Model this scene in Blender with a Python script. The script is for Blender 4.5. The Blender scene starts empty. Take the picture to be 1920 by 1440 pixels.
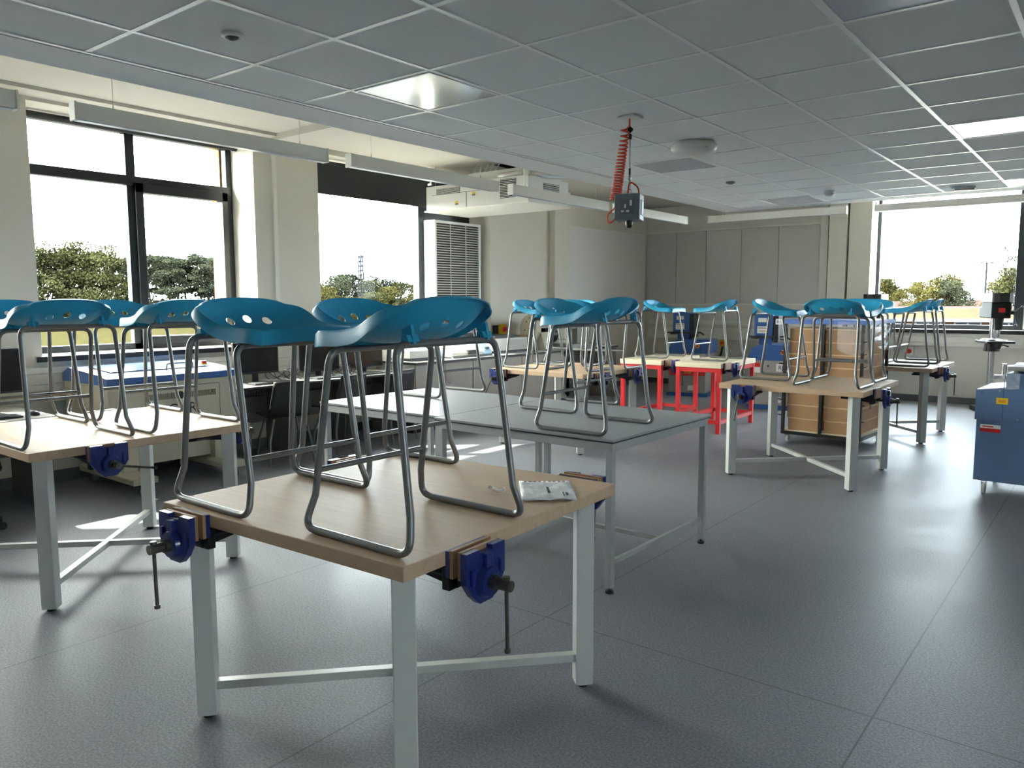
import bpy, bmesh, math, random
from mathutils import Vector, Matrix
PI = math.pi
random.seed(7)
scene = bpy.context.scene
col = scene.collection

# ------------------------------------------------------------------ camera, sky, sun, exposure
HEYE = 1.5465
F_PX, YAW, PITCH, ROLL = 1455.74, 0.6685, 0.1062, -0.0023
cam_d = bpy.data.cameras.new('camera'); cam = bpy.data.objects.new('camera', cam_d); col.objects.link(cam)
cam_d.sensor_fit = 'HORIZONTAL'; cam_d.sensor_width = 36.0; cam_d.lens = F_PX / 1920 * 36.0
cam_d.clip_start = 0.05; cam_d.clip_end = 3000
fw = Vector((-math.sin(YAW) * math.cos(PITCH), math.cos(YAW) * math.cos(PITCH), -math.sin(PITCH)))
rt = Vector((math.cos(YAW), math.sin(YAW), 0)); up = rt.cross(fw)
r2 = rt * math.cos(ROLL) + up * math.sin(ROLL); u2 = -rt * math.sin(ROLL) + up * math.cos(ROLL)
M = Matrix((r2, u2, -fw)).transposed().to_4x4(); M.translation = Vector((0, 0, HEYE)); cam.matrix_world = M
scene.camera = cam

SKY_BASE, SKY_GLOW, SUN_E = 13.0, 2.0, 12.0
w = bpy.data.worlds.new('sky'); scene.world = w; w.use_nodes = True
nt = w.node_tree; bg = nt.nodes['Background']
SUN_DIR = Vector((1.0, 0.85, -1.15)).normalized()
def _n(t, **k):
    x = nt.nodes.new(t)
    for q, v in k.items(): setattr(x, q, v)
    return x
tc = _n('ShaderNodeTexCoord'); dt = _n('ShaderNodeVectorMath', operation='DOT_PRODUCT'); dt.inputs[1].default_value = tuple(-SUN_DIR)
nt.links.new(tc.outputs['Generated'], dt.inputs[0])
mx0 = _n('ShaderNodeMath', operation='MAXIMUM'); mx0.inputs[1].default_value = 0.0; nt.links.new(dt.outputs['Value'], mx0.inputs[0])
pw = _n('ShaderNodeMath', operation='POWER'); pw.inputs[1].default_value = 2.2; nt.links.new(mx0.outputs[0], pw.inputs[0])
ma = _n('ShaderNodeMath', operation='MULTIPLY_ADD'); ma.inputs[1].default_value = SKY_GLOW; ma.inputs[2].default_value = SKY_BASE; nt.links.new(pw.outputs[0], ma.inputs[0])
nt.links.new(ma.outputs[0], bg.inputs['Strength'])
cr0 = _n('ShaderNodeValToRGB'); nt.links.new(mx0.outputs[0], cr0.inputs[0]); nt.links.new(cr0.outputs[0], bg.inputs['Color'])
cr0.color_ramp.elements[0].position = 0.0; cr0.color_ramp.elements[0].color = (0.82, 0.91, 1.0, 1)
cr0.color_ramp.elements[1].position = 0.8; cr0.color_ramp.elements[1].color = (1.0, 0.97, 0.90, 1)

sun_d = bpy.data.lights.new('sun', 'SUN'); sun = bpy.data.objects.new('sun', sun_d); col.objects.link(sun)
sun_d.energy = SUN_E; sun_d.angle = math.radians(0.6); sun_d.color = (1.0, 0.93, 0.80)
sun.rotation_euler = SUN_DIR.to_track_quat('-Z', 'Y').to_euler()
sun.location = (-30, -25, 40)

vs = scene.view_settings
scene.display_settings.display_device = 'sRGB'
vs.view_transform = 'Standard'; vs.look = 'None'; vs.gamma = 1.0; vs.use_curve_mapping = False
vs.exposure = 1.55
cy = scene.cycles
cy.use_denoising = True
cy.max_bounces = 10; cy.diffuse_bounces = 6; cy.glossy_bounces = 5; cy.transparent_max_bounces = 16; cy.transmission_bounces = 6
cy.sample_clamp_indirect = 6.0; cy.caustics_reflective = False; cy.caustics_refractive = False

# ------------------------------------------------------------------ materials
def S(r, g, b):
    f = lambda c: (c / 255 / 12.92) if c / 255 <= 0.04045 else ((c / 255 + 0.055) / 1.055) ** 2.4
    return (f(r), f(g), f(b))
MATS = {}
def mat(name, colr, rough=0.5, metal=0.0, noise=0.0, nscale=20.0, bump=0.0, bscale=60.0, stretch=None, spec=0.5, coat=0.0, col2=None, trans=0.0, alpha=1.0):
    if name in MATS: return MATS[name]
    m = bpy.data.materials.new(name); m.use_nodes = True
    n = m.node_tree.nodes; l = m.node_tree.links; p = n['Principled BSDF']
    p.inputs['Base Color'].default_value = (*colr, 1); p.inputs['Roughness'].default_value = rough
    p.inputs['Metallic'].default_value = metal; p.inputs['Specular IOR Level'].default_value = spec
    if coat: p.inputs['Coat Weight'].default_value = coat; p.inputs['Coat Roughness'].default_value = 0.15
    if trans: p.inputs['Transmission Weight'].default_value = trans
    if alpha < 1: p.inputs['Alpha'].default_value = alpha
    if noise or bump or col2:
        t = n.new('ShaderNodeTexCoord'); mp = n.new('ShaderNodeMapping'); l.new(t.outputs['Object'], mp.inputs[0])
        if stretch: mp.inputs['Scale'].default_value = stretch
    if noise or col2:
        nz = n.new('ShaderNodeTexNoise'); nz.inputs['Scale'].default_value = nscale; nz.inputs['Detail'].default_value = 5; l.new(mp.outputs[0], nz.inputs['Vector'])
        mx = n.new('ShaderNodeMixRGB'); c2 = col2 if col2 else tuple(c * (1 - noise) for c in colr)
        mx.inputs[1].default_value = (*colr, 1); mx.inputs[2].default_value = (*c2, 1)
        cr = n.new('ShaderNodeValToRGB'); cr.color_ramp.elements[0].position = 0.35; cr.color_ramp.elements[1].position = 0.65
        l.new(nz.outputs['Fac'], cr.inputs[0]); l.new(cr.outputs[0], mx.inputs[0]); l.new(mx.outputs[0], p.inputs['Base Color'])
    if bump:
        nb = n.new('ShaderNodeTexNoise'); nb.inputs['Scale'].default_value = bscale; nb.inputs['Detail'].default_value = 3; l.new(mp.outputs[0], nb.inputs['Vector'])
        b = n.new('ShaderNodeBump'); b.inputs['Strength'].default_value = bump; b.inputs['Distance'].default_value = 0.002
        l.new(nb.outputs['Fac'], b.inputs['Height']); l.new(b.outputs[0], p.inputs['Normal'])
    MATS[name] = m; return m

WALL = mat('wall_paint', S(214, 210, 198), 0.75, noise=0.03, nscale=1.5, bump=0.1, bscale=200)
WALLF = mat('far_wall_paint', S(212, 209, 200), 0.7, noise=0.03, nscale=1.5, bump=0.1, bscale=200)
PLAST = mat('raft_plasterboard', S(224, 224, 223), 0.7, noise=0.02, nscale=2)
SOFF = mat('soffit_paint', S(200, 196, 186), 0.8, noise=0.03, nscale=1.2)
TILE = mat('ceiling_tile', S(226, 230, 230), 0.9, noise=0.05, nscale=260, bump=0.25, bscale=300)
TBAR = mat('ceiling_grid_metal', S(238, 240, 239), 0.38, metal=0.15)
TRIM = mat('white_trim', S(224, 222, 214), 0.45)
PANEL = mat('pinboard_panel', S(196, 196, 190), 0.6, noise=0.02, nscale=30)
WBOARD = mat('whiteboard_enamel', S(222, 222, 218), 0.22)
FRAME = mat('dark_window_frame', S(34, 38, 42), 0.35, metal=0.2)
SILLB = mat('dark_sill_edge', S(30, 30, 32), 0.3)
SILLW = mat('window_board', S(205, 205, 205), 0.18)
BLIND = mat('dark_blind_fabric', S(44, 46, 48), 0.85, bump=0.3, bscale=500)
STEELW = mat('bench_leg_enamel', S(202, 206, 202), 0.32, coat=0.3)
SILVER = mat('silver_tube', (0.20, 0.205, 0.205), 0.38, metal=0.55, bump=0.08, bscale=400)
LTUBE = mat('table_frame_silver', S(176, 180, 180), 0.4, metal=0.35)
CHROME = mat('chrome', (0.62, 0.62, 0.63), 0.2, metal=1.0)
SCREW = mat('vice_screw_steel', (0.16, 0.15, 0.13), 0.38, metal=0.9, noise=0.3, nscale=40)
VICE = mat('vice_blue_paint', S(8, 36, 108), 0.35, coat=0.3, bump=0.3, bscale=120)
VICEB = mat('vice_black_steel', S(24, 24, 30), 0.4, metal=0.4)
VWOOD = mat('vice_wood_liner', S(168, 132, 98), 0.6, noise=0.2, nscale=12, stretch=(1, 8, 1))
BLACK = mat('black_plastic', S(22, 22, 26), 0.45)
BLACKG = mat('black_gloss', S(8, 9, 16), 0.18)
GREYP = mat('grey_plastic', S(96, 100, 104), 0.5)
ROOFT = mat('roof_tan', (.034, .026, .017), 0.9, noise=0.15, nscale=2, spec=0.0)
WHITEP = mat('white_plastic', S(214, 214, 210), 0.4)
CREAM = mat('cream_powder_coat', S(180, 174, 154), 0.5, bump=0.15, bscale=250)
LIDB = mat('laser_lid_blue', S(44, 84, 148), 0.35, coat=0.4)
MBLUE = mat('machine_blue', S(18, 82, 150), 0.4, coat=0.3, bump=0.1, bscale=200)
MGREY = mat('machine_grey', S(150, 150, 146), 0.5, bump=0.1, bscale=200)
CABB = mat('cabinet_blue', S(88, 114, 150), 0.45, bump=0.15, bscale=220, noise=0.05, nscale=2)
RED = mat('red_enamel', S(214, 34, 38), 0.38, coat=0.3)
REDB = mat('red_button', S(200, 30, 26), 0.35)
YEL = mat('yellow_label', S(226, 190, 40), 0.5)
ORCORD = mat('orange_cord', S(214, 66, 34), 0.4)
PAPER = mat('white_paper', S(228, 228, 226), 0.6)
INK = mat('black_ink', S(16, 18, 24), 0.6)
INKB = mat('blue_ink', S(24, 52, 120), 0.5)
CARD = mat('cardboard', S(186, 146, 108), 0.85, noise=0.12, nscale=5, bump=0.2, bscale=80)
CARDL = mat('cardboard_edge', S(226, 192, 150), 0.85)
DOORG = mat('cabinet_door_grey', S(158, 154, 146), 0.5)
WTOP = mat('worktop_pale', S(200, 200, 198), 0.22, noise=0.04, nscale=60)
WEDGE = mat('worktop_edge', S(26, 26, 30), 0.4)
GTOP = mat('lab_table_top', S(150, 154, 158), 0.42, noise=0.04, nscale=200)
DESK = mat('desk_top_white', S(206, 204, 198), 0.25)
FOIL = mat('foil_duct', (0.75, 0.75, 0.76), 0.28, metal=1.0, bump=1.0, bscale=25)
WRAP = mat('plastic_wrap', (0.85, 0.88, 0.92), 0.2, alpha=0.28, bump=0.5, bscale=14)
BOUNCEL = mat('bounce_ground_dark', S(74, 74, 73), 0.9, noise=0.1, nscale=2, spec=0.0)  # for the unseen ground strip added to bounce daylight indoors, left side
BOUNCEF = mat('bounce_ground_pale', S(200, 198, 190), 0.9, noise=0.1, nscale=2, spec=0.0)  # pale reflector ground added out of view beyond the far window
BAG = mat('clear_bag', (0.9, 0.92, 0.95), 0.12, alpha=0.18)
LEDP = mat('led_panel_diffuser', S(190, 194, 202), 0.25)
LEDG = mat('led_panel_gloss', S(206, 206, 200), 0.12)
TBLUE = mat('trolley_top_blue', S(86, 122, 196), 0.45)
TROL = mat('trolley_black_tube', S(14, 14, 16), 0.4)
CHAIRB = mat('chair_shell_black', S(30, 31, 34), 0.5)
BRICK = mat('brick', S(196, 156, 92), 0.9)
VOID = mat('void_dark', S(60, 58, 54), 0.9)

# seat plastic: a little light passes through the shell
def seat_mat():
    m = bpy.data.materials.new('blue_seat_plastic'); m.use_nodes = True
    n = m.node_tree.nodes; l = m.node_tree.links; p = n['Principled BSDF']
    c = (0.025, 0.36, 0.60, 1)
    p.inputs['Base Color'].default_value = c; p.inputs['Roughness'].default_value = 0.42; p.inputs['Specular IOR Level'].default_value = 0.4
    tr = n.new('ShaderNodeBsdfTranslucent'); tr.inputs['Color'].default_value = (0.02, 0.30, 0.55, 1)
    mx = n.new('ShaderNodeMixShader'); mx.inputs[0].default_value = 0.10
    l.new(p.outputs[0], mx.inputs[1]); l.new(tr.outputs[0], mx.inputs[2]); l.new(mx.outputs[0], n['Material Output'].inputs[0])
    return m
SEAT = seat_mat()
def glass_mat():
    m = bpy.data.materials.new('window_glass'); m.use_nodes = True
    n = m.node_tree.nodes; l = m.node_tree.links; n.remove(n['Principled BSDF'])
    t = n.new('ShaderNodeBsdfTransparent'); t.inputs[0].default_value = (0.93, 0.96, 0.95, 1)
    g = n.new('ShaderNodeBsdfGlossy'); g.inputs['Roughness'].default_value = 0.02
    f = n.new('ShaderNodeFresnel'); ge = n.new('ShaderNodeNewGeometry'); mr = n.new('ShaderNodeMapRange')
    mr.inputs['To Min'].default_value = 1.45; mr.inputs['To Max'].default_value = 1 / 1.45
    l.new(ge.outputs['Backfacing'], mr.inputs[0]); l.new(mr.outputs[0], f.inputs[0])
    sc_ = n.new('ShaderNodeMath'); sc_.operation = 'MULTIPLY'; sc_.inputs[1].default_value = 0.10; l.new(f.outputs[0], sc_.inputs[0])
    mx = n.new('ShaderNodeMixShader'); l.new(sc_.outputs[0], mx.inputs[0]); l.new(t.outputs[0], mx.inputs[1]); l.new(g.outputs[0], mx.inputs[2])
    l.new(mx.outputs[0], n['Material Output'].inputs[0]); return m
GLASS = glass_mat()

def wood_mat(name, c1, c2, c3, sc=1.0):
    m = bpy.data.materials.new(name); m.use_nodes = True
    n = m.node_tree.nodes; l = m.node_tree.links; p = n['Principled BSDF']
    t = n.new('ShaderNodeTexCoord'); mp = n.new('ShaderNodeMapping'); mp.inputs['Scale'].default_value = (1.2 * sc, 14 * sc, 14 * sc); l.new(t.outputs['Object'], mp.inputs[0])
    a = n.new('ShaderNodeTexNoise'); a.inputs['Scale'].default_value = 3; a.inputs['Detail'].default_value = 8; a.inputs['Distortion'].default_value = 0.6; l.new(mp.outputs[0], a.inputs['Vector'])
    mp2 = n.new('ShaderNodeMapping'); mp2.inputs['Scale'].default_value = (2.2, 1.1, 1); l.new(t.outputs['Object'], mp2.inputs[0])
    b = n.new('ShaderNodeTexNoise'); b.inputs['Scale'].default_value = 2.2; b.inputs['Detail'].default_value = 4; l.new(mp2.outputs[0], b.inputs['Vector'])
    r = n.new('ShaderNodeValToRGB'); r.color_ramp.elements[0].position = 0.3; r.color_ramp.elements[1].position = 0.7
    r.color_ramp.elements[0].color = (*c1, 1); r.color_ramp.elements[1].color = (*c2, 1); l.new(a.outputs['Fac'], r.inputs[0])
    mx = n.new('ShaderNodeMixRGB'); mx.inputs[2].default_value = (*c3, 1); l.new(r.outputs[0], mx.inputs[1])
    ml = n.new('ShaderNodeMath'); ml.operation = 'MULTIPLY'; ml.inputs[1].default_value = 0.5; l.new(b.outputs['Fac'], ml.inputs[0]); l.new(ml.outputs[0], mx.inputs[0])
    l.new(mx.outputs[0], p.inputs['Base Color']); p.inputs['Roughness'].default_value = 0.55; p.inputs['Specular IOR Level'].default_value = 0.3
    return m
BENCHW = wood_mat('beech_worktop', S(200, 172, 142), S(186, 156, 126), S(204, 180, 154))
PINEW = wood_mat('pale_plywood', S(232, 218, 190), S(220, 204, 174), S(236, 224, 200))

def floor_mat():
    m = bpy.data.materials.new('grey_vinyl_floor'); m.use_nodes = True
    n = m.node_tree.nodes; l = m.node_tree.links; p = n['Principled BSDF']
    t = n.new('ShaderNodeTexCoord'); sp = n.new('ShaderNodeSeparateXYZ'); l.new(t.outputs['Object'], sp.inputs[0])
    a = n.new('ShaderNodeTexNoise'); a.inputs['Scale'].default_value = 110; a.inputs['Detail'].default_value = 4; l.new(t.outputs['Object'], a.inputs['Vector'])
    r = n.new('ShaderNodeValToRGB'); r.color_ramp.elements[0].position = 0.35; r.color_ramp.elements[1].position = 0.68
    r.color_ramp.elements[0].color = (*S(106, 109, 116), 1); r.color_ramp.elements[1].color = (*S(136, 139, 147), 1); l.new(a.outputs['Fac'], r.inputs[0])
    def line(out, off, period, wd):
        ad = n.new('ShaderNodeMath'); ad.operation = 'ADD'; ad.inputs[1].default_value = off; l.new(out, ad.inputs[0])
        pp = n.new('ShaderNodeMath'); pp.operation = 'PINGPONG'; pp.inputs[1].default_value = period / 2; l.new(ad.outputs[0], pp.inputs[0])
        ls = n.new('ShaderNodeMath'); ls.operation = 'LESS_THAN'; ls.inputs[1].default_value = wd; l.new(pp.outputs[0], ls.inputs[0]); return ls
    l1 = line(sp.outputs['X'], 0.65, 1.5, 0.0035); l2 = line(sp.outputs['Y'], -2.99, 7.9, 0.0035)
    mxm = n.new('ShaderNodeMath'); mxm.operation = 'MAXIMUM'; l.new(l1.outputs[0], mxm.inputs[0]); l.new(l2.outputs[0], mxm.inputs[1])
    mx = n.new('ShaderNodeMixRGB'); mx.inputs[2].default_value = (*S(84, 86, 92), 1); l.new(r.outputs[0], mx.inputs[1])
    hm = n.new('ShaderNodeMath'); hm.operation = 'MULTIPLY'; hm.inputs[1].default_value = 0.8; l.new(mxm.outputs[0], hm.inputs[0]); l.new(hm.outputs[0], mx.inputs[0])
    l.new(mx.outputs[0], p.inputs['Base Color'])
    big = n.new('ShaderNodeTexNoise'); big.inputs['Scale'].default_value = 1.6; big.inputs['Detail'].default_value = 5; l.new(t.outputs['Object'], big.inputs['Vector'])
    rr = n.new('ShaderNodeMapRange'); rr.inputs['To Min'].default_value = 0.38; rr.inputs['To Max'].default_value = 0.56; p.inputs['Specular IOR Level'].default_value = 0.2; l.new(big.outputs['Fac'], rr.inputs[0]); l.new(rr.outputs[0], p.inputs['Roughness'])
    nb = n.new('ShaderNodeTexNoise'); nb.inputs['Scale'].default_value = 110; l.new(t.outputs['Object'], nb.inputs['Vector'])
    b = n.new('ShaderNodeBump'); b.inputs['Strength'].default_value = 0.35; b.inputs['Distance'].default_value = 0.002; l.new(nb.outputs['Fac'], b.inputs['Height']); l.new(b.outputs[0], p.inputs['Normal'])
    return m
FLOOR = floor_mat()
GRASS = mat('field_grass', (.014, .0135, .006), 0.95, col2=(.021, .018, .008), nscale=1.6, spec=0.0)
LEAF1 = mat('leaf_olive', (.030, .031, .013), 0.8, noise=0.6, nscale=0.6, spec=0.0)
LEAF2 = mat('leaf_dark', (.022, .025, .016), 0.8, noise=0.4, nscale=0.6, spec=0.0)
LEAF3 = mat('leaf_yellow', (.034, .031, .011), 0.8, noise=0.45, nscale=0.6, spec=0.0)
BARK = mat('bark', (.010,.009,.007), 0.9, spec=0.0)
ROOF = mat('roof_tile', (.030, .021, .019), 0.9, noise=0.15, nscale=2, spec=0.0)
HBRICK = mat('house_brick', (.030, .018, .012), 0.9, noise=0.1, nscale=3, spec=0.0)
HGLASS = mat('house_window', (.012,.014,.018), 0.5, spec=0.0)
PYL = mat('mast_steel', (.013,.014,.016), 0.8, spec=0.0)

# ------------------------------------------------------------------ mesh helpers
class MB:
    def __init__(s): s.v = []; s.f = []; s.sm = []; s.mi = []; s.mats = []
    def _m(s, m):
        if m is None: return 0
        if m not in s.mats: s.mats.append(m)
        return s.mats.index(m)
    def add(s, vs, fs, smooth=False, m=None, T=None):
        o = len(s.v); k = s._m(m)
        for v in vs: s.v.append(tuple(T @ Vector(v)) if T else tuple(v))
        for f in fs: s.f.append([i + o for i in f]); s.sm.append(smooth); s.mi.append(k)
    def box(s, x0, x1, y0, y1, z0, z1, m=None, T=None):
        vs = [(x, y, z) for z in (z0, z1) for y in (y0, y1) for x in (x0, x1)]
        s.add(vs, [(0, 2, 3, 1), (4, 5, 7, 6), (0, 1, 5, 4), (2, 6, 7, 3), (0, 4, 6, 2), (1, 3, 7, 5)], False, m, T); return s
    def cyl(s, a, b, r, r2=None, n=16, m=None, cap=True, T=None):
        a = Vector(a); b = Vector(b); r2 = r if r2 is None else r2
        d = (b - a).normalized(); q = d.to_track_quat('Z', 'Y'); vs = []
        for p, rr in ((a, r), (b, r2)):
            for i in range(n): vs.append(p + q @ Vector((rr * math.cos(2 * PI * i / n), rr * math.sin(2 * PI * i / n), 0)))
        s.add(vs, [(i, (i + 1) % n, n + (i + 1) % n, n + i) for i in range(n)], True, m, T)
        if cap: s.add(vs[:n], [tuple(range(n))[::-1]], False, m, T); s.add(vs[n:], [tuple(range(n))], False, m, T)
        return s
    def tube(s, pts, r, n=10, m=None, cap=True, T=None):
        pts = [Vector(p) for p in pts]; N = len(pts); vs = []
        t0 = (pts[1] - pts[0]).normalized(); nrm = t0.orthogonal().normalized()
        for i, p in enumerate(pts):
            t = ((pts[min(i + 1, N - 1)] - pts[max(i - 1, 0)])).normalized()
            nrm = (nrm - t * nrm.dot(t)).normalized(); bn = t.cross(nrm)
            for k in range(n):
                a = 2 * PI * k / n; vs.append(p + (nrm * math.cos(a) + bn * math.sin(a)) * r)
        fs = [(i * n + k, i * n + (k + 1) % n, (i + 1) * n + (k + 1) % n, (i + 1) * n + k) for i in range(N - 1) for k in range(n)]
        s.add(vs, fs, True, m, T)
        if cap: s.add(vs[:n], [tuple(range(n))[::-1]], False, m, T); s.add(vs[-n:], [tuple(range(n))], False, m, T)
        return s
    def prism(s, poly, axis, a, b, m=None, T=None, smooth=False):
        def P(u, v, w_):
            return (w_, u, v) if axis == 'x' else ((u, w_, v) if axis == 'y' else (u, v, w_))
        n = len(poly); vs = [P(u, v, a) for u, v in poly] + [P(u, v, b) for u, v in poly]
        s.add(vs, [(i, (i + 1) % n, n + (i + 1) % n, n + i) for i in range(n)], smooth, m, T)
        s.add(vs, [tuple(range(n))[::-1], tuple(range(n, 2 * n))], False, m, T); return s
    def lathe(s, prof, c=(0, 0, 0), n=24, m=None, T=None):
        vs = []; c = Vector(c)
        for r, z in prof:
            for i in range(n): vs.append(c + Vector((r * math.cos(2 * PI * i / n), r * math.sin(2 * PI * i / n), z)))
        s.add(vs, [(j * n + i, j * n + (i + 1) % n, (j + 1) * n + (i + 1) % n, (j + 1) * n + i) for j in range(len(prof) - 1) for i in range(n)], True, m, T)
        s.add(vs[:n], [tuple(range(n))[::-1]], False, m, T); s.add(vs[-n:], [tuple(range(n))], False, m, T); return s
    def build(s, name, m, parent=None, bevel=0.0, loc=None, seg=2):
        me = bpy.data.meshes.new(name); me.from_pydata(s.v, [], s.f)
        mats = s.mats if s.mats else []
        if m is not None and not s.mats: me.materials.append(m)
        for x in mats: me.materials.append(x)
        for p, sm, mi in zip(me.polygons, s.sm, s.mi): p.use_smooth = sm; p.material_index = mi
        bm = bmesh.new(); bm.from_mesh(me); bmesh.ops.recalc_face_normals(bm, faces=bm.faces); bm.to_mesh(me); bm.free()
        me.update(); o = bpy.data.objects.new(name, me); col.objects.link(o)
        if parent: o.parent = parent
        if loc: o.location = loc
        if bevel:
            b = o.modifiers.new('bevel', 'BEVEL'); b.width = bevel; b.segments = seg; b.limit_method = 'ANGLE'; b.angle_limit = math.radians(40)
        return o
def fillet(pts, rad, k=5, closed=False):
    pts = [Vector(p) for p in pts]; out = [pts[0]]
    for i in range(1, len(pts) - 1):
        r = rad[i] if isinstance(rad, (list, tuple)) else rad
        if r <= 0: out.append(pts[i]); continue
        a = (pts[i - 1] - pts[i]); b = (pts[i + 1] - pts[i]); la, lb = a.length, b.length; a.normalize(); b.normalize()
        ang = a.angle(b); d = min(r / math.tan(ang / 2), la * 0.49, lb * 0.49)
        p0 = pts[i] + a * d; p2 = pts[i] + b * d
        for j in range(k + 1):
            t = j / k; out.append(p0 * (1 - t) ** 2 + pts[i] * 2 * t * (1 - t) + p2 * t * t)
    out.append(pts[-1]); return out
def thing(name, label, cat, loc=(0, 0, 0), rz=0.0, group=None):
    o = bpy.data.objects.new(name, None); col.objects.link(o); o.location = loc; o.rotation_euler = (0, 0, rz)
    o.empty_display_size = 0.1; o['label'] = label; o['category'] = cat
    if group: o['group'] = group
    return o
def tag(o, label, cat, group=None):
    o['label'] = label; o['category'] = cat
    if group: o['group'] = group
    return o
def struct(mb, name, m, bevel=0.0, parent=None, loc=None):
    o = mb.build(name, m, parent, bevel, loc)
    if not parent: o['kind'] = 'structure'
    return o
def copy_tree(o, parent=None):
    c = o.copy(); col.objects.link(c)
    if parent: c.parent = parent
    for ch in list(o.children): copy_tree(ch, c)
    return c
def place(first, proto, loc, rz, label, group=None):
    o = proto if first else copy_tree(proto)
    o.location = loc; o.rotation_euler = (0, 0, rz); o['label'] = label
    if group: o['group'] = group
    return o
def text(body, size, loc, rot, m, parent, name='lettering', depth=0.0008):
    cu = bpy.data.curves.new(name, 'FONT'); cu.body = body; cu.size = size; cu.extrude = depth; cu.align_x = 'CENTER'; cu.align_y = 'CENTER'
    o = bpy.data.objects.new(name, cu); col.objects.link(o)
    dg = bpy.context.evaluated_depsgraph_get(); me = bpy.data.meshes.new_from_object(o.evaluated_get(dg))
    bpy.data.objects.remove(o); o = bpy.data.objects.new(name, me); col.objects.link(o)
    me.materials.clear(); me.materials.append(m)
    o.location = loc; o.rotation_euler = rot; o.parent = parent; return o

# ------------------------------------------------------------------ the room
XW, XG, YF, ZC, ZS = -7.2, -7.62, 13.2, 2.70, 3.26
X1, Y0 = 4.6, -4.0
fl = MB(); fl.box(-7.2, X1, Y0, YF, -0.08, 0.0); struct(fl, 'floor', FLOOR)
WINS = [(0.2, 1.87), (2.69, 4.80), (5.62, 8.63)]
ZW0, ZW1 = 1.10, 3.20
m = MB(); prev = Y0 - 0.2
for a, b in WINS + [(YF + 0.3, None)]:
    m.box(-7.72, XW, prev, a, -0.1, ZS); prev = b
for a, b in WINS:
    m.box(-7.72, XW, a, b, -0.1, ZW0 - 0.04); m.box(-7.72, XW, a, b, ZW1, ZS)
struct(m, 'wall_left', WALL)
m = MB(); prev = Y0 - 0.4
for a, b in WINS + [(YF + 0.5, None)]:
    aa = a + 0.02
    m.box(-7.92, -7.73, prev, aa if b is not None else a, -1.3, 3.6); prev = (b - 0.06) if b is not None else None
for a, b in WINS:
    m.box(-7.92, -7.73, a + 0.02, b - 0.06, -1.3, ZW0 - 0.06); m.box(-7.92, -7.73, a + 0.02, b - 0.06, 3.5, 3.6)
def brick_mat():
    mm = BRICK; n = mm.node_tree.nodes; l = mm.node_tree.links; p = n['Principled BSDF']
    t = n.new('ShaderNodeTexCoord'); s_ = n.new('ShaderNodeSeparateXYZ'); c_ = n.new('ShaderNodeCombineXYZ'); ad = n.new('ShaderNodeMath')
    l.new(t.outputs['Object'], s_.inputs[0]); l.new(s_.outputs['X'], ad.inputs[0]); l.new(s_.outputs['Y'], ad.inputs[1]); l.new(ad.outputs[0], c_.inputs['X']); l.new(s_.outputs['Z'], c_.inputs['Y'])
    b = n.new('ShaderNodeTexBrick'); b.inputs['Scale'].default_value = 1; b.inputs['Brick Width'].default_value = 0.225; b.inputs['Row Height'].default_value = 0.075; b.inputs['Mortar Size'].default_value = 0.008
    b.inputs['Color1'].default_value = (*S(140, 108, 60), 1); b.inputs['Color2'].default_value = (*S(122, 92, 52), 1); b.inputs['Mortar'].default_value = (*S(120, 116, 104), 1)
    l.new(c_.outputs[0], b.inputs['Vector']); l.new(b.outputs['Color'], p.inputs['Base Color'])
brick_mat()
struct(m, 'wall_outer', BRICK)
# far wall with its window opening
FX0, FX1, FZ0, FZ1 = -3.20, 0.60, 1.12, 3.22
m = MB(); m.box(-7.72, FX0, YF, YF + 0.36, -0.1, ZS + 0.1); m.box(FX1, X1 + 0.3, YF, YF + 0.36, -0.1, ZS + 0.1)
m.box(FX0, FX1, YF, YF + 0.36, -0.1, FZ0 - 0.03); m.box(FX0, FX1, YF, YF + 0.36, FZ1, ZS + 0.1)
struct(m, 'wall_far', WALLF)
m = MB(); m.box(X1, X1 + 0.2, Y0, 0.6, -0.1, ZS); m.box(X1, X1 + 0.2, 1.5, YF, -0.1, ZS); m.box(X1, X1 + 0.2, 0.6, 1.5, -0.1, 1.1); m.box(X1, X1 + 0.2, 0.6, 1.5, 2.65, ZS)  # opening in this unseen wall is for the added fill window
struct(m, 'wall_right', WALLF)
m = MB(); m.box(-7.72, X1 + 0.2, Y0 - 0.2, Y0, -0.1, ZS); struct(m, 'wall_back', WALLF)
# upper soffit with an open hatch over the air handling unit
hx0, hx1, hy0, hy1 = -6.95, -5.55, 7.75, 8.85
m = MB()
m.box(-7.9, X1 + 0.2, Y0 - 0.2, hy0, ZS, ZS + 0.14); m.box(-7.9, X1 + 0.2, hy1, YF + 0.4, ZS, ZS + 0.14)
m.box(-7.9, hx0, hy0, hy1, ZS, ZS + 0.14); m.box(hx1, X1 + 0.2, hy0, hy1, ZS, ZS + 0.14)
m.box(-7.2, -4.3, 4.92, 5.36, ZS - 0.06, ZS)
m.box(-7.2, -6.95, -4.0, 4.92, ZS - 0.03, ZS)
struct(m, 'ceiling', SOFF)
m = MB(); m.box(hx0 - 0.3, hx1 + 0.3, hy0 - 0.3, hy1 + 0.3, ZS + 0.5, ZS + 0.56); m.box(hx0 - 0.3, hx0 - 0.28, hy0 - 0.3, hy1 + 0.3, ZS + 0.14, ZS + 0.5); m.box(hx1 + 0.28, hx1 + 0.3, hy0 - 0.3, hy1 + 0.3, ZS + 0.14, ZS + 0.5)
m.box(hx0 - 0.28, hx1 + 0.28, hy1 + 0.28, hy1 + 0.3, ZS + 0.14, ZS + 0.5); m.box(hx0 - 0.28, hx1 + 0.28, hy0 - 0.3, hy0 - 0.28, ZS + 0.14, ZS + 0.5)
struct(m, 'ceiling', VOID)
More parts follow.
